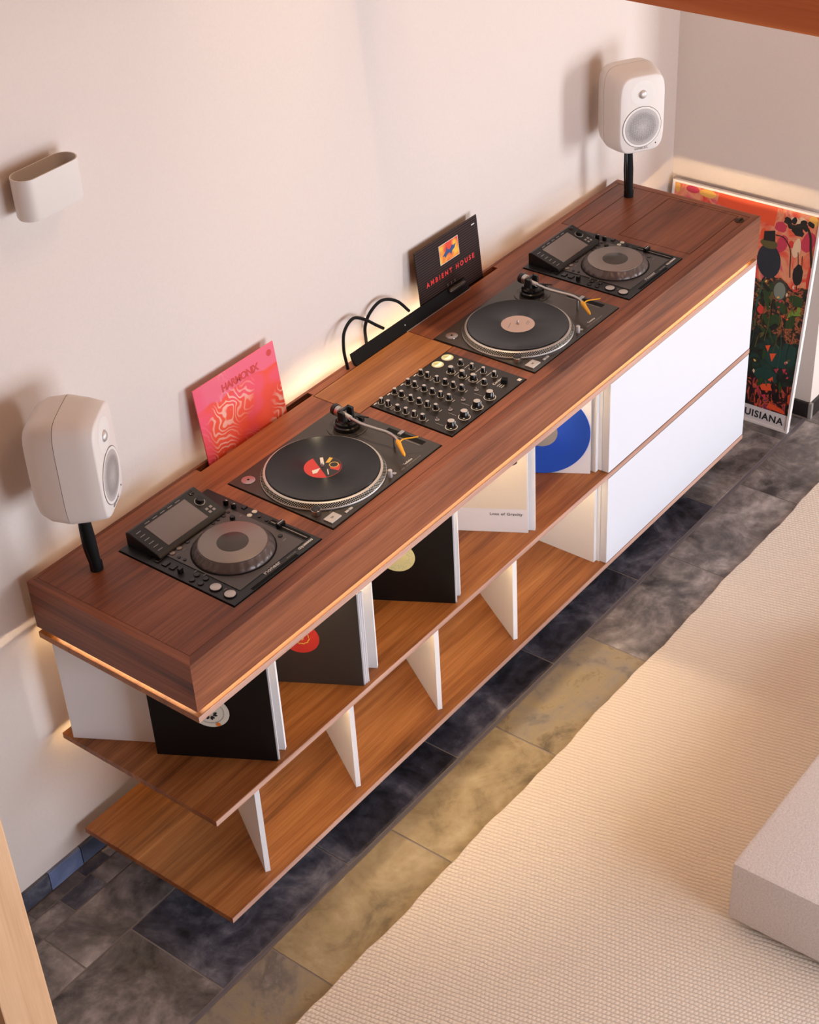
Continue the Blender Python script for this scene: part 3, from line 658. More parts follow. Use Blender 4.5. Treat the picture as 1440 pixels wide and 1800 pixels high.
    for u, v in ((0.3018, -0.198), (0.2999, -0.2243)): btn('tempo_button', u, v, 0.0052, 0.002, 'gloss_black')
    part('tempo_slot', box(bm_new(), 0.2925, 0.3115, -0.362, -0.234, 0.0030, 0.0036), 'matte_black', t)
    part('tempo_groove', box(bm_new(), 0.3005, 0.3030, -0.358, -0.238, 0.0036, 0.0039), 'grey_print', t)
    fd = part('tempo_fader', box(bm_new(), 0.2905, 0.3135, -0.277, -0.264, 0.0039, 0.0160, 0.0012), 'knob_black', t)
    part('fader_mark', box(bm_new(), 0.2915, 0.3125, -0.2711, -0.2699, 0.0160, 0.0164), 'white_print', fd)
    btn('master_button', 0.2677, -0.299, 0.0065, 0.0022, 'gloss_black', z=0.005)
    for u, v, r in ((0.2511, -0.1221, 0.0060), (0.270, -0.1213, 0.0045), (0.2305, -0.1226, 0.0045), (0.2127, -0.1226, 0.0045), (0.1192, -0.1222, 0.0060), (0.0618, -0.1488, 0.0046), (0.0622, -0.1679, 0.0046)): btn('small_button', u, v, r, 0.002, 'gloss_black', z=0.005)
    for u, v in ((0.0885, -0.1229), (0.0643, -0.1232)): btn('loop_button', u, v, 0.0078, 0.0024, 'jog_silver', z=0.005)
    btn('jog_knob', 0.2545, -0.1500, 0.0072, 0.009, 'knob_black', z=0.005)
    pr_ = bm_new()
    for (u, v, w_) in ((0.0930, -0.1370, 0.010), (0.0680, -0.1370, 0.010), (0.160, -0.1240, 0.024), (0.0350, -0.0740, 0.012), (0.044, -0.222, 0.010), (0.046, -0.250, 0.010), (0.033, -0.330, 0.010), (0.302, -0.0790, 0.012), (0.2760, -0.158, 0.006), (0.262, -0.318, 0.012)):
        box(pr_, u - w_ / 2, u + w_ / 2, v - 0.0006, v + 0.0006, 0.0046, 0.0053)
    part('panel_print', pr_, 'grey_print', t)['kind'] = 'stuff'
    text('lettering', 'Pioneer', 0.0175, 'silver_soft', t, (0.160, -0.3665, 0.0034), off=0.0003, space=1.05)
    text('lettering', 'CDJ-2000NXS', 0.0088, 'white_print', t, (0.279, -0.3720, 0.0034), off=0.0003)
    text('lettering', 'MULTI PLAYER', 0.0052, 'grey_print', t, (0.226, -0.3720, 0.0034))
    return t
player('black media player with round jog wheel at the near left end of the deck', CD1)
player('black media player with round jog wheel at the far right of the deck', CD2)

# ------------------------------------------------------------------ rotary mixer
mx = thing('rotary_mixer', 'black rotary mixer with rows of knobs between the two turntables', 'mixer', (MX[0], MX[1], ZT))
part('panel', box(bm_new(), 0.0008, MW - 0.0008, -MD + 0.0008, -0.0008, -0.070, 0.0030, 0.0012), 'mixer_black', mx)
def knob_meshes(r, h):
    k = mesh_of(lathe(bm_new(), [(r * 1.16, 0), (r * 1.16, h * 0.16), (r * 1.02, h * 0.20), (r * 0.90, h * 0.93), (r * 0.80, h)], 24), 'knob', 'knob_black', True)
    cpm = mesh_of(lathe(bm_new(), [(r * 0.80, h - 0.0002), (r * 0.78, h + 0.0004)], 24), 'knob_cap', 'silver_soft')
    mk = mesh_of(box(bm_new(), -0.0008, 0.0008, -r * 1.03, -r * 0.86, h * 0.24, h * 0.94), 'knob_mark', 'white_print')
    rg = mesh_of(lathe(bm_new(), [(r * 1.42, 0.0), (r * 1.42, 0.0003), (r * 1.27, 0.0003), (r * 1.27, 0.0)], 28, cap0=False, cap1=False), 'knob_scale', 'white_print')
    return k, cpm, mk, rg
KS, KM, KB = knob_meshes(0.0066, 0.0165), knob_meshes(0.0092, 0.0185), knob_meshes(0.0122, 0.0205)
def knob(km, u, v, ang, scale=True):
    k = put('knob', km[0], mx, (u, v, 0.003), (0, 0, ang)); put('knob_cap', km[1], k); put('knob_mark', km[2], k)
    if scale: put('knob_scale', km[3], k)
vv = (-0.0160, -0.0405, -0.0757, -0.1050, -0.1340, -0.1627)
for ci, cx in enumerate((0.0240, 0.0845, 0.1455, 0.2055)):
    for vi, v in enumerate(vv): knob(KS, cx + (0.003 if vi < 2 else 0), v, random.uniform(-0.9, 0.9))
for u in (0.0351, 0.0951, 0.1551, 0.2155): knob(KB, u, -0.2520, random.uniform(-0.3, 0.5))
for v in (-0.0803, -0.1205, -0.1586): knob(KM, 0.2660, v, random.uniform(-0.8, 0.8))
for u, v in ((0.3155, -0.0788), (0.3150, -0.1194), (0.3155, -0.1589), (0.3151, -0.1977), (0.2652, -0.1975)): knob(KS, u, v, random.uniform(-0.6, 0.6))
part('selector', box(bm_new(), -0.0085, 0.0085, -0.0085, 0.0085, 0, 0.012, 0.001), 'matte_black', mx, (0.3030, -0.2400, 0.003), (0, 0, 0.4))
jm = mesh_of(lathe(bm_new(), [(0.0062, 0), (0.0062, 0.0016), (0.0040, 0.0020), (0.0036, 0.0006)], 20), 'switch', 'silver', True)
tm_ = mesh_of(tube(bm_new(), [(0, 0, 0.0006), (0.001, 0.002, 0.008)], [0.0012, 0.0018], 8), 'lever', 'silver_soft', True)
for u, v in ((0.0417, -0.1995), (0.1026, -0.1991), (0.1635, -0.1985), (0.2256, -0.1991)):
    j = put('switch', jm, mx, (u, v, 0.003)); put('lever', tm_, j)
mt1 = mesh_of(lathe(bm_new(), [(0.0180, 0), (0.0180, 0.0010), (0.0165, 0.0014)], 36), 'level_meter', 'cream_metal')
mt2 = mesh_of(lathe(bm_new(), [(0.0163, 0.0013), (0.0163, 0.0016)], 36), 'meter_face', 'meter_green')
bm = bm_new(); bm.faces.new([bm.verts.new((x, y, 0.0018)) for x, y in seg(0.0148, R(-165), R(-15))]); mt3 = mesh_of(bm, 'meter_window', 'meter_lit')
bm = bm_new(); box(bm, -0.0005, 0.0005, -0.004, 0.012, 0.0019, 0.0022); mt4 = mesh_of(bm, 'needle', 'dark_print')
for u, v in ((0.3252, -0.0240), (0.2785, -0.0240)):
    q = put('level_meter', mt1, mx, (u, v, 0.003)); put('meter_face', mt2, q); put('meter_window', mt3, q, (0, 0.004, 0)); put('needle', mt4, q, (0, 0, 0), (0, 0, R(25)))
bm = bm_new()
for (u, v) in ((0.0611, -0.1723), (0.1211, -0.1719), (0.1815, -0.1706), (0.2431, -0.1695)):
    for i in range(6): box(bm, u - 0.0090, u + 0.0090, v + 0.010 - i * 0.004 - 0.0006, v + 0.010 - i * 0.004 + 0.0006, 0.0029, 0.0033)
part('vent_slots', bm, 'matte_black', mx)['kind'] = 'stuff'
bm = bm_new()
for ci, cx in enumerate((0.0240, 0.0845, 0.1455, 0.2055)):
    box(bm, cx - 0.016, cx - 0.004, -0.0065, -0.0030, 0.0030, 0.0033)
    for i in range(3): box(bm, cx - 0.008 + i * 0.006, cx - 0.0070 + i * 0.006, -0.062, -0.054, 0.0030, 0.0033)
    box(bm, cx - 0.006, cx + 0.006, -0.1795, -0.1783, 0.0030, 0.0033)
    for i in range(9): box(bm, cx + 0.003, cx + 0.0042, -0.206 - i * 0.0030, -0.2048 - i * 0.0030, 0.0030, 0.0033)
    for i in range(10):
        a = R(-220 + i * 29); box(bm, cx + 0.0108 + 0.0172 * math.cos(a) - 0.0007, cx + 0.0108 + 0.0172 * math.cos(a) + 0.0007, -0.2520 + 0.0172 * math.sin(a) - 0.0007, -0.2520 + 0.0172 * math.sin(a) + 0.0007, 0.0030, 0.0033)
for v in (-0.100, -0.140, -0.178): box(bm, 0.255, 0.281, v - 0.0006, v + 0.0006, 0.0030, 0.0033); box(bm, 0.304, 0.328, v - 0.0006, v + 0.0006, 0.0030, 0.0033)
for i in range(3): box(bm, 0.274, 0.290, -0.236 - i * 0.007, -0.2345 - i * 0.007, 0.0030, 0.0033)
box(bm, 0.332, 0.344, -0.2735, -0.2625, 0.0030, 0.0033)
part('panel_print', bm, 'white_print', mx)['kind'] = 'stuff'
text('lettering', 'Condesa', 0.0125, 'white_print', mx, (0.2965, -0.2215, 0.0031), shear=0.25, off=0.0001)

# ------------------------------------------------------------------ speakers on poles
def rrect(hw, hh, n=48, p=5.0):
    out = []
    for i in range(n):
        a = 2 * math.pi * i / n; c, s = math.cos(a), math.sin(a)
        out.append((hw * math.copysign(abs(c) ** (2 / p), c), hh * math.copysign(abs(s) ** (2 / p), s)))
    return out
def loft(bm, secs, zc=0.1425):
    rings = [[bm.verts.new((x, y, zc + z)) for x, z in rrect(hw, hh)] for y, hw, hh in secs]
    n = len(rings[0])
    for a, b2 in zip(rings, rings[1:]):
        for i in range(n): bm.faces.new((a[i], a[(i + 1) % n], b2[(i + 1) % n], b2[i]))
    bm.faces.new(list(reversed(rings[0]))); bm.faces.new(rings[-1])
    return bm
def speaker(label, x, y, z, rz):
    t = thing('loudspeaker', label, 'speaker', (x, y, z), rz, 'pair of white loudspeakers')
    fr = part('front_shell', loft(bm_new(), [(-0.0910, 0.0755, 0.1245), (-0.0898, 0.0785, 0.1275), (-0.0865, 0.0810, 0.1300), (-0.050, 0.0885, 0.1370), (-0.0008, 0.0945, 0.1425)]), 'speaker_white', t, smooth=True)
    part('rear_shell', loft(bm_new(), [(0.0008, 0.0945, 0.1425), (0.045, 0.0900, 0.1370), (0.070, 0.0790, 0.1250), (0.082, 0.0640, 0.1080), (0.085, 0.052, 0.095)]), 'speaker_white', t, smooth=True)
    part('seam', loft(bm_new(), [(-0.0008, 0.0935, 0.1415), (0.0008, 0.0935, 0.1415)]), 'seam_grey', t)
    def fdisc(name, prof, zc, mat, par, n=48, smooth=True): return part(name, lathe(bm_new(), prof, n), mat, par, (0, -0.091, zc), (R(90), 0, 0), smooth)
    ring = fdisc('woofer_ring', [(0.0700, -0.001), (0.0700, 0.0010), (0.0685, 0.0012)], 0.1000, 'seam_grey', t)
    fdisc('woofer_rim', [(0.0682, 0.0), (0.0682, 0.0016), (0.0660, 0.0020), (0.0620, 0.0013)], 0.1000, 'speaker_white_front', t)
    fdisc('woofer_grille', [(0.0622, 0.0012), (0.056, 0.0020), (0.035, 0.0036), (0.004, 0.0044)], 0.1000, 'speaker_grille', t)
    fdisc('waveguide', [(0.044, 0.0002), (0.040, 0.0008), (0.028, 0.0006), (0.016, 0.0004)], 0.2120, 'speaker_white_front', t)
    fdisc('tweeter', [(0.0145, 0.0006), (0.0140, 0.0024), (0.0110, 0.0055), (0.0060, 0.0075), (0.002, 0.0080)], 0.2100, 'silver_soft', t, 28)
    fdisc('status_lamp', [(0.0022, 0.0), (0.0022, 0.0014)], 0.0, 'matte_black', t, 12).location = (0.052, -0.0905, 0.0365)
    text('lettering', 'GENELEC', 0.0105, 'seam_grey', t, (0.0, -0.0914, 0.0262), (R(90), 0, 0), ext=0.0004, space=1.15)
    return t
ST = 0.186
for (sx, sy, rz, lab, slab) in ((0.122, -0.106, R(32), 'white rounded loudspeaker facing away at the near left end of the deck', 'black pole stand carrying the near left loudspeaker'), (2.603, -0.103, R(-32), 'white rounded loudspeaker facing the viewer in the far room corner', 'black pole stand carrying the far corner loudspeaker')):
    speaker(lab, sx, sy, ZT + ST + 0.0004, rz)
    s = thing('speaker_stand', slab, 'stand', (sx, sy, ZT), 0, 'pair of speaker stands')
    part('pole', tube(bm_new(), [(0.012, 0, 0), (0.012, 0, 0.020), (0.010, 0, 0.022), (0.006, 0, 0.100), (0.003, 0, 0.160), (0.001, 0, 0.1805)], [0.0165, 0.0165, 0.0150, 0.0165, 0.0145, 0.0135], 16), 'matte_black', s, smooth=True)
    part('top_plate', lathe(bm_new(), [(0.017, 0.1800), (0.018, 0.1840), (0.016, ST)], 20), 'matte_black', s, smooth=True)
    part('cable', tube(bm_new(), spline([(0.000, -0.004, 0.006), (-0.010, -0.006, 0.045), (-0.017, -0.007, 0.090), (-0.016, -0.005, 0.135), (-0.010, 0.000, 0.179)], 6), 0.0042, 8), 'gloss_black', s, smooth=True)

# ------------------------------------------------------------------ wall sconce
def stadium(w_, d_, n=14):
    r = d_ / 2; h = w_ / 2 - r
    return [(h + r * math.cos(a), r * math.sin(a)) for a in [R(-90) + R(180) * i / n for i in range(n + 1)]] + [(-h + r * math.cos(a), r * math.sin(a)) for a in [R(90) + R(180) * i / n for i in range(n + 1)]]
wl = thing('wall_sconce', 'white oval cup-shaped sconce mounted on the wall', 'wall lamp', (0.280, -0.010, ZT + 0.880))
bm = bm_new(); o1 = stadium(0.176, 0.066); i1 = stadium(0.170, 0.060); nn = len(o1)
ro0 = [bm.verts.new((x * 0.97, y * 0.95, 0)) for x, y in o1]; ro1 = [bm.verts.new((x, y, 0.006)) for x, y in o1]; ro2 = [bm.verts.new((x, y, 0.097)) for x, y in o1]; ri2 = [bm.verts.new((x, y, 0.097)) for x, y in i1]; ri0 = [bm.verts.new((x, y, 0.008)) for x, y in i1]
for A_, B_ in ((ro0, ro1), (ro1, ro2), (ro2, ri2), (ri2, ri0)):
    for i in range(nn): bm.faces.new((A_[i], A_[(i + 1) % nn], B_[(i + 1) % nn], B_[i]))
bm.faces.new(list(reversed(ro0))); bm.faces.new(ri0)
part('cup', bm, 'speaker_white', wl, smooth=True)
part('lamp_socket', lathe(bm_new(), [(0.014, 0.0082), (0.014, 0.040), (0.010, 0.042)], 20, (-0.022, 0, 0)), 'matte_black', wl, smooth=True)
part('mount', box(bm_new(), -0.04, 0.04, 0.0325, 0.0448, 0.02, 0.07), 'speaker_white', wl)

# ------------------------------------------------------------------ black bar and cables along the back of the deck
br = thing('black_bar', 'long black bar lying along the back edge of the deck', 'bar', (0, 0, ZT))
bm = bm_new()
pr = [(-0.0335, 0.0002), (-0.0345, 0.0022), (-0.0150, 0.0335), (-0.0125, 0.0345), (-0.0112, 0.0330), (-0.0150, 0.0180), (-0.0240, 0.0002)]
a = [bm.verts.new((1.2320, y, z)) for y, z in pr]; b2 = [bm.verts.new((1.7900, y, z)) for y, z in pr]; n = len(pr)
for i in range(n): bm.faces.new((a[i], a[(i + 1) % n], b2[(i + 1) % n], b2[i]))
bm.faces.new(list(reversed(a))); bm.faces.new(b2)
part('body', bm, 'matte_black', br)
part('end_pad', tube(bm_new(), [(1.700, -0.0225, 0.0270), (1.706, -0.0225, 0.0275), (1.772, -0.0225, 0.0270), (1.782, -0.0225, 0.0250)], [0.004, 0.0085, 0.0085, 0.004], 14), 'plinth_black', br, smooth=True)
part('lip', box(bm_new(), 1.470, 1.792, -0.0362, -0.0346, 0.0002, 0.0020), 'silver_soft', br)
part('status_lamp', lathe(bm_new(), [(0.0022, -0.001), (0.0022, 0.0012)], 12), 'silver', br, (1.475, -0.0245, 0.0180), (R(58), 0, 0))
c1 = tag(part('cable', tube(bm_new(), spline([(1.2085, -0.0215, ZT + 0.0002), (1.2060, -0.0205, ZT + 0.018), (1.2080, -0.0120, ZT + 0.060), (1.2300, 0.0000, ZT + 0.105), (1.2800, 0.0080, ZT + 0.122), (1.3300, 0.0080, ZT + 0.096), (1.3720, 0.0000, ZT + 0.060), (1.3950, -0.0080, ZT + 0.0400)], 8), 0.0048, 10), 'matte_black', smooth=True), 'black cable arching up from the deck to the bar, nearer the mixer front', 'cable', 'cables behind the bar')
c1['label'] = 'black cable arching out of the deck at the left end of the black bar'
tag(part('cable', tube(bm_new(), spline([(1.3560, 0.0240, ZT - 0.030), (1.3500, 0.0240, ZT + 0.010), (1.3480, 0.0220, ZT + 0.060), (1.3700, 0.0160, ZT + 0.100), (1.4200, 0.0120, ZT + 0.116), (1.4800, 0.0060, ZT + 0.088), (1.5200, -0.0070, ZT + 0.0400)], 8), 0.0048, 10), 'matte_black', smooth=True), 'black cable looping up from behind the middle of the black bar', 'cable', 'cables behind the bar')

# ------------------------------------------------------------------ sleeves displayed in the deck slots
def lean_sleeve(label, x, mat, y0, tilt, zb, wd=0.315):
    t = thing('record_sleeve', label, 'record sleeve', (x, y0, ZT + zb)); t.rotation_euler = (-tilt, 0, 0)
    part('cover', box(bm_new(), 0, wd, 0, 0.0035, 0, 0.315, 0.0005), mat, t)
    return t
hs = lean_sleeve('pink and red swirl patterned record sleeve standing in the deck slot', 0.628, 'pink_swirl_print', -0.0290, math.atan2(0.024, 0.21), -0.1000)
F90 = (R(90), 0, 0)
text('lettering', 'HARMONIX', 0.030, 'label_red', hs, (0.172, -0.0003, 0.272), F90, off=0.0008, space=0.85)
bm = bm_new(); disc(bm, 0.0095, 0); part('sticker', bm, 'label_red', hs, (0.292, -0.0004, 0.290), F90)
am = lean_sleeve('black record sleeve with red Ambient House lettering standing in the deck slot', 1.574, 'striped_black_print', -0.0236, math.atan2(0.018, 0.19), -0.112)
text('lettering', 'AMBIENT HOUSE', 0.0215, 'red_print', am, (0.160, -0.0003, 0.193), F90, off=0.0007, space=1.62)
part('square_border', box(bm_new(), 0.115, 0.212, -0.0006, 0, 0.2270, 0.2895), 'white_print', am)
sq = part('square', box(bm_new(), 0.1165, 0.2105, -0.0009, -0.0005, 0.2285, 0.2880), 'orange_square_print', am)
bl = [(0.122, 0.252), (0.132, 0.258), (0.139, 0.264), (0.144, 0.276), (0.148, 0.266), (0.156, 0.262), (0.166, 0.272), (0.174, 0.268), (0.184, 0.272), (0.176, 0.258), (0.166, 0.254), (0.160, 0.244), (0.154, 0.253), (0.144, 0.252), (0.134, 0.243), (0.132, 0.250)]
bm = bm_new(); bm.faces.new([bm.verts.new((0.1635 + (x - 0.153) * 1.15, -0.0012, z - 0.001)) for x, z in bl]); part('emblem', bm, 'blue_print', am)
part('mark', box(bm_new(), 0.284, 0.300, -0.0005, 0, 0.290, 0.2935), 'white_print', am)
for i in range(3): part('mark', box(bm_new(), 0.138 + i * 0.018, 0.1392 + i * 0.018, -0.0005, 0, 0.150, 0.158), 'grey_print', am)

# ------------------------------------------------------------------ records on the middle shelf
ZM = ZT - 0.502
ANG = R(-60); DX, DY = 0.5, -0.866
def shelf_sleeve(label, fx, fy, mat, wd=0.315, ht=0.312, th=0.004, group=None):
    t = thing('record_sleeve', label, 'record sleeve', (fx - wd * DX, fy - wd * DY, ZM + 0.0003), ANG, group)
    part('cover', box(bm_new(), 0, wd, 0, th, 0, ht, 0.0005), mat, t)
    return t
def label_disc(t, mat, r=0.050, cx=0.157, cz=0.157):
    bm = bm_new(); disc(bm, r, 0.0, n=48); o = part('centre_label', bm, mat, t, (cx, -0.0005, cz), F90)
    bm = bm_new(); disc(bm, 0.0036, 0.0006, n=16); part('spindle_hole', bm, 'dark_print', o)
    return o
# offset along the sleeve's normal (towards the back): (0.848, 0.53)
def behind(fx, fy, k, al=0.0): return fx + 0.866 * k + DX * al, fy + 0.5 * k + DY * al
b1 = shelf_sleeve('black record sleeve with white label and orange dot on the middle shelf', 0.244, -0.536, 'sleeve_black')
lb = label_disc(b1, 'label_white')
bm = bm_new(); disc(bm, 0.0062, 0.0008, (0.018, -0.040), 20); part('label_dot', bm, 'orange_dot', lb)
bm = bm_new()
for i in range(9):
    a = i * 0.7; disc(bm, 0.0060, 0.0007, (0.013 * math.cos(a) * (1 + 0.4 * math.sin(3 * a)), 0.010 * math.sin(a) - 0.010), 10, 0.0034, a)
part('label_emblem', bm, 'dark_print', lb)
bm = bm_new()
for i in range(34):
    a = R(-200 + i * 8); disc(bm, 0.0011, 0.0007, (0.036 * math.cos(a), 0.036 * math.sin(a)), 6, 0.0022, a)
part('label_lettering', bm, 'grey_print', lb)
g1_ = shelf_sleeve('dark grey record sleeve with red label on the middle shelf', 0.589, -0.538, 'sleeve_grey')
lb = label_disc(g1_, 'label_red')
bm = bm_new()
for i in range(16):
    a = i * 0.61; rr = 0.006 + 0.0016 * i
    disc(bm, 0.0075, 0.0006 + 0.00002 * i, (rr * math.cos(a), rr * math.sin(a) * 0.9 - 0.001), 12, 0.0016, a + 1.2)
part('label_emblem', bm, 'gold_print', lb)
k1 = shelf_sleeve('black record sleeve with pale yellow label on the middle shelf', 1.007, -0.534, 'sleeve_black')
lb = label_disc(k1, 'label_cream')
bm = bm_new()
for i in range(60):
    a = random.uniform(R(-150), R(40)); rr = random.choice((0.030, 0.034, 0.039, 0.043)); disc(bm, 0.0014, 0.0006, (rr * math.cos(a), rr * math.sin(a)), 6, 0.0007, random.uniform(0, 3))
part('label_lettering', bm, 'label_teal', lb)
lg = shelf_sleeve('white record sleeve lettered Loss of Gravity on the middle shelf', 1.397, -0.517, 'sleeve_white')
part('cover_print', box(bm_new(), 0.002, 0.311, -0.0006, 0, 0.085, 0.310), 'sleeve_cream', lg)
text('lettering', 'Loss of Gravity', 0.0142, 'dark_print', lg, (0.298, -0.0006, 0.066), F90, off=0.0, space=1.1, align='RIGHT')
bm = bm_new(); nE = 32
eo = [bm.verts.new((0.255 + 0.030 * math.cos(2 * math.pi * i / nE), -0.0009, 0.255 + 0.016 * math.sin(2 * math.pi * i / nE))) for i in range(nE)]; ei = [bm.verts.new((0.255 + 0.024 * math.cos(2 * math.pi * i / nE), -0.0009, 0.255 + 0.011 * math.sin(2 * math.pi * i / nE))) for i in range(nE)]
for i in range(nE): bm.faces.new((eo[i], eo[(i + 1) % nE], ei[(i + 1) % nE], ei[i]))
for i in range(5): bm.faces.new([bm.verts.new((0.238 + i * 0.007 + dx, -0.0009, 0.255 + dz)) for dx, dz in ((-0.0022, -0.004), (0.0022, -0.004), (0.0022, 0.004), (-0.0022, 0.004))])
part('emblem', bm, 'dark_print', lg)
bs = shelf_sleeve('white record sleeve behind the blue record on the middle shelf', 1.760, -0.503, 'sleeve_white')
for (fx, fy, k, al, lab) in ((0.244, -0.536, 0.0055, 0.004, 'white inner sleeve right behind the black sleeve with orange dot'), (0.589, -0.538, 0.0055, 0.004, 'white sleeve directly behind the dark grey sleeve, first of three'), (0.589, -0.538, 0.0115, 0.008, 'white sleeve behind the dark grey sleeve, second of three'), (0.589, -0.538, 0.0175, 0.012, 'white sleeve behind the dark grey sleeve, third and furthest back'), (1.007, -0.534, 0.0055, 0.004, 'white inner sleeve right behind the black sleeve with yellow label')):
    q = behind(fx, fy, k, al); shelf_sleeve(lab, q[0], q[1], 'sleeve_white', 0.310, 0.308, 0.0035, 'white inner sleeves behind the front sleeves')
# blue record leaning against its sleeve
bx, by = 1.760 - 0.315 * DX, -0.503 - 0.315 * DY
cx_, cy_ = bx + 0.163 * DX - 0.848 * 0.0035, by + 0.163 * DY - 0.53 * 0.0035
blu = vinyl_disc('vinyl_record', 'translucent blue record standing before a white sleeve on the middle shelf', (cx_, cy_, ZM + 0.1512), 'vinyl_blue', (R(90), 0, ANG))
part('centre_label', lathe(bm_new(), [(0.0500, 0.0019), (0.0495, 0.0022), (0.004, 0.0022)], 48, cap0=False, cap1=False), 'grey_print', blu)

# ------------------------------------------------------------------ leaning poster
PW, PH = 0.595, 0.853
ps = thing('framed_poster', 'white framed floral poster leaning on the end wall beside the drawers', 'poster', (3.006, -0.586, 0.0006)); ps.rotation_euler = (0, math.atan2(0.114, 0.845), 0)
# local frame: y = leftwards along the wall, z = up the poster, -x = towards the viewer
bm = bm_new(); holes_panel(bm, 0, PW, 0, PH, 0, 0.018, [(0.008, PW - 0.008, 0.008, PH - 0.008)])
for v in bm.verts: v.co = Vector((v.co.z, v.co.x, v.co.y))
part('frame', bm, 'frame_white', ps)
part('paper', box(bm_new(), 0.006, 0.010, 0.008, PW - 0.008, 0.008, PH - 0.008), 'poster_paper', ps)
LAY = [0.0058]
def paint(polys, mat):
    for p in polys:
        bm = bm_new(); LAY[0] -= 0.00002
        bm.faces.new([bm.verts.new((LAY[0], u, v)) for u, v in p]); part('print', bm, mat, ps)
def ell(u, v, ru, rv, n=18, rot=0.0, jit=0.0): return [(u + (ru * math.cos(a) * math.cos(rot) - rv * math.sin(a) * math.sin(rot)) * (1 + random.uniform(-jit, jit)), v + (ru * math.cos(a) * math.sin(rot) + rv * math.sin(a) * math.cos(rot)) * (1 + random.uniform(-jit, jit))) for a in [2 * math.pi * i / n for i in range(n)]]
def strokeq(p, w_):
    q = [Vector((x, y, 0)) for x, y in p]; q = spline(q, 6); l, r = [], []
    for i, c in enumerate(q):
        d = (q[min(i + 1, len(q) - 1)] - q[max(i - 1, 0)]).normalized(); n = Vector((-d.y, d.x, 0)) * w_ / 2
        l.append((c.x + n.x, c.y + n.y)); r.append((c.x - n.x, c.y - n.y))
    return [l + r[::-1]]
random.seed(21)
PL, PR, PB, PT = 0.587, 0.0085, 0.068, 0.8445
def band(v0, v1, jag): 
    n = 26; top = [(PL + (PR - PL) * i / n, v1 + (random.uniform(-jag, jag) if 0 < i < n else 0)) for i in range(n + 1)]
    return [(PL, v0)] + top + [(PR, v0)]
paint([[(PL, PB), (PL, PT), (PR, PT), (PR, PB)]], 'paint_top')
paint([band(PB, 0.575, 0.02)], 'paint_mid')
paint([band(PB, 0.360, 0.025)], 'paint_low')
paint([band(PB, 0.190, 0.02)], 'paint_shard')
paint([[(0.410, 0.800), (0.405, PT), (0.170, PT), (0.175, 0.770), (0.300, 0.790)], ell(0.212, 0.735, 0.012, 0.022, 12)], 'p_orange')
paint([ell(0.575, 0.825, 0.011, 0.018, 14), ell(0.450, 0.828, 0.034, 0.015, 14), ell(0.030, 0.822, 0.020, 0.020, 12, 0, 0.1)], 'p_yellow')
paint([ell(0.513, 0.830, 0.028, 0.0140, 16), ell(0.038, 0.745, 0.024, 0.040, 16, 0.3, 0.1), ell(0.150, 0.775, 0.024, 0.020, 14, 0, 0.15), ell(0.135, 0.715, 0.020, 0.036, 16, 0.2, 0.1)], 'p_magenta')
paint([ell(0.016, 0.615, 0.0070, 0.042, 14), ell(0.100, 0.722, 0.011, 0.014, 12), ell(0.180, 0.450, 0.014, 0.016, 12, 0, 0.1), ell(0.060, 0.560, 0.012, 0.010, 10, 0, 0.2)], 'p_red')
paint([ell(0.078, 0.712, 0.016, 0.036, 14, 0.1, 0.12), ell(0.096, 0.812, 0.018, 0.010, 10, 0.2, 0.2), ell(0.072, 0.820, 0.012, 0.008, 10, 0.2, 0.2)], 'p_pale')
paint([ell(0.130 - i * 0.011 + random.uniform(-0.006, 0.006), 0.798 + random.uniform(-0.020, 0.020), 0.014, 0.010, 12, random.uniform(0, 3), 0.15) for i in range(9)] + [ell(0.080, 0.772, 0.024, 0.016, 14, 0.3, 0.2)], 'p_black')
paint(strokeq([(0.140, 0.800), (0.100, 0.790), (0.058, 0.800), (0.034, 0.770), (0.024, 0.720), (0.010, 0.655)], 0.0095), 'p_darkstem')
paint(strokeq([(0.165, 0.742), (0.130, 0.738), (0.100, 0.700), (0.092, 0.640), (0.086, 0.600)], 0.0040) + strokeq([(0.070, 0.700), (0.060, 0.640), (0.054, 0.560)], 0.0030) + strokeq([(0.052, 0.690), (0.046, 0.640)], 0.0026) + strokeq([(0.140, 0.560), (0.138, 0.470), (0.132, 0.400)], 0.0040), 'p_black')
paint([ell(0.176, 0.640, 0.047, 0.064, 28, -0.15)], 'p_navy')
paint([ell(0.184, 0.704, 0.034, 0.018, 16, 0, 0.06)], 'p_olive')
paint([[(0.208, 0.712), (0.210, 0.745), (0.168, 0.757), (0.162, 0.716)], ell(0.058, 0.616, 0.020, 0.040, 14, 0, 0.08)], 'p_black')
paint(strokeq([(0.182, 0.580), (0.194, 0.500), (0.206, 0.420), (0.214, 0.380)], 0.0085), 'p_stem')
paint([ell(0.117, 0.544, 0.030, 0.040, 20)], 'p_seedrim')
paint([ell(0.117, 0.540, 0.023, 0.033, 20)], 'p_seed')
paint([[(0.075, 0.438), (0.064, 0.478), (0.040, 0.480), (0.016, 0.470), (0.045, 0.462)], [(0.040, 0.480), (0.034, 0.510), (0.024, 0.490), (0.026, 0.478)]], 'p_leaf')
paint([ell(0.100, 0.480, 0.030, 0.018, 12, 0.5, 0.15), ell(0.045, 0.520, 0.030, 0.020, 12, 0.2, 0.2), ell(0.120, 0.420, 0.024, 0.034, 12, 0.3, 0.2), ell(0.060, 0.430, 0.020, 0.030, 10, 0.4, 0.2)], 'p_leafdark')
paint([ell(0.075, 0.290, 0.062, 0.045, 20, -0.2, 0.10), ell(0.045, 0.330, 0.036, 0.022, 16, 0.1, 0.1), ell(0.120, 0.200, 0.05, 0.03, 14, 0, 0.1)], 'p_teal')
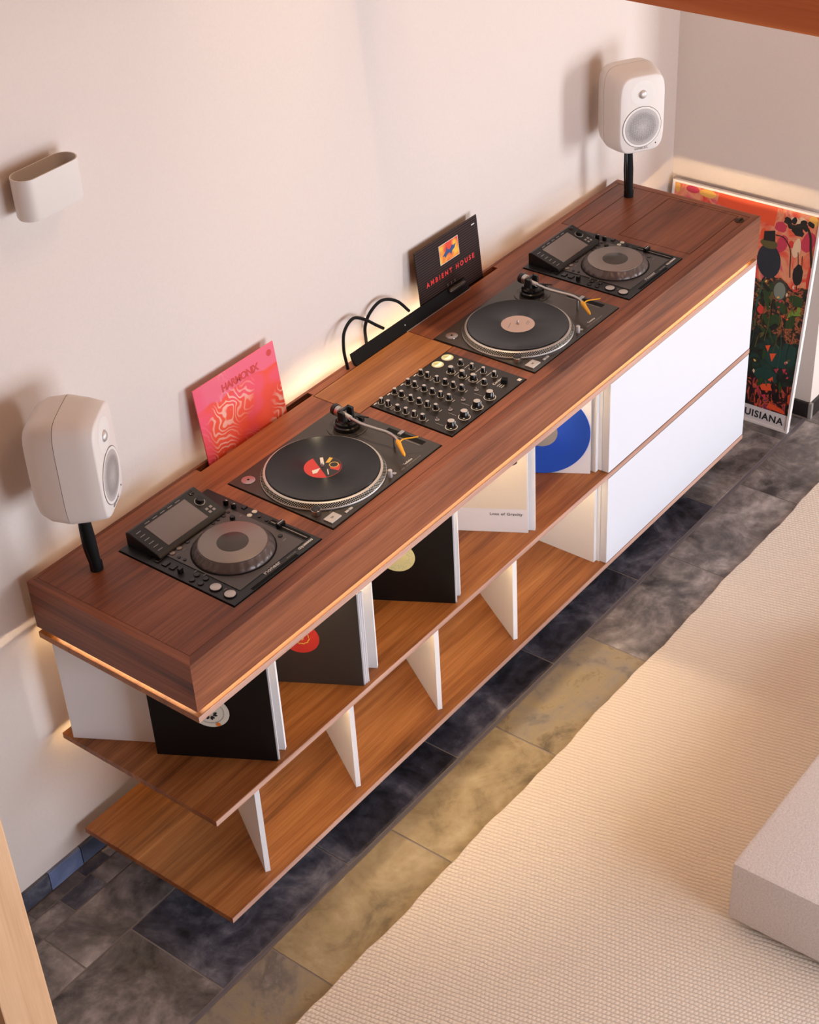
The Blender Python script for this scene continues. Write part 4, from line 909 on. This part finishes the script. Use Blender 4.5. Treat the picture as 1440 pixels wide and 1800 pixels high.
paint([[(0.118, 0.292), (0.092, 0.300), (0.106, 0.262)], [(0.140, 0.318), (0.120, 0.326), (0.126, 0.296)], [(0.140, 0.160), (0.100, 0.176), (0.086, 0.150), (0.128, 0.140)], [(0.090, 0.100), (0.030, 0.086), (0.020, 0.072), (0.100, 0.076)], [(0.110, 0.188), (0.092, 0.206), (0.086, 0.180)], [(0.022, 0.150), (0.012, 0.160), (0.010, 0.120), (0.018, 0.118)]], 'p_orange')
paint([[(0.092, 0.236), (0.072, 0.246), (0.080, 0.224)], [(0.060, 0.246), (0.044, 0.252), (0.050, 0.230)], [(0.130, 0.120), (0.110, 0.128), (0.104, 0.104)], [(0.150, 0.150), (0.142, 0.166), (0.138, 0.110)]], 'p_magenta')
paint(strokeq([(0.180, 0.300), (0.172, 0.350), (0.150, 0.372)], 0.0035) + strokeq([(0.132, 0.372), (0.104, 0.340), (0.084, 0.322)], 0.0030), 'p_olive')
for i in range(70):
    u, v = random.uniform(0.012, 0.22), random.uniform(0.16, 0.57); mt_ = random.choice(['p_black', 'p_leafdark', 'p_darkstem', 'p_black', 'p_leafdark', 'p_pale', 'p_orange', 'p_magenta', 'p_olive', 'p_yellow'])
    dark_ = mt_ in ('p_black', 'p_leafdark', 'p_darkstem', 'p_olive')
    if v < 0.36 and not dark_ and random.random() < 0.6: continue
    r_ = random.uniform(0.004, 0.012) * (1.5 if dark_ else 0.75)
    if u - 2 * r_ < PR + 0.001: continue
    paint([ell(u, v, r_ * 0.55, r_ * (1.6 if dark_ else 0.9), 9, random.uniform(-1, 1), 0.3)], mt_)
for i in range(12):
    u = random.uniform(0.03, 0.21); v = random.uniform(0.20, 0.40); h_ = random.uniform(0.10, 0.20)
    paint(strokeq([(u, v), (u + random.uniform(-0.012, 0.012), v + h_ / 2), (u + random.uniform(-0.014, 0.014), v + h_)], random.uniform(0.0014, 0.0030)), random.choice(['p_black', 'p_darkstem', 'p_olive', 'p_stem']))
text('lettering', 'LOUISIANA', 0.0385, 'dark_print', ps, (0.0052, 0.0245, 0.0365), (R(90), 0, R(-90)), ext=0.0002, align='RIGHT', off=0.0009, space=1.12)
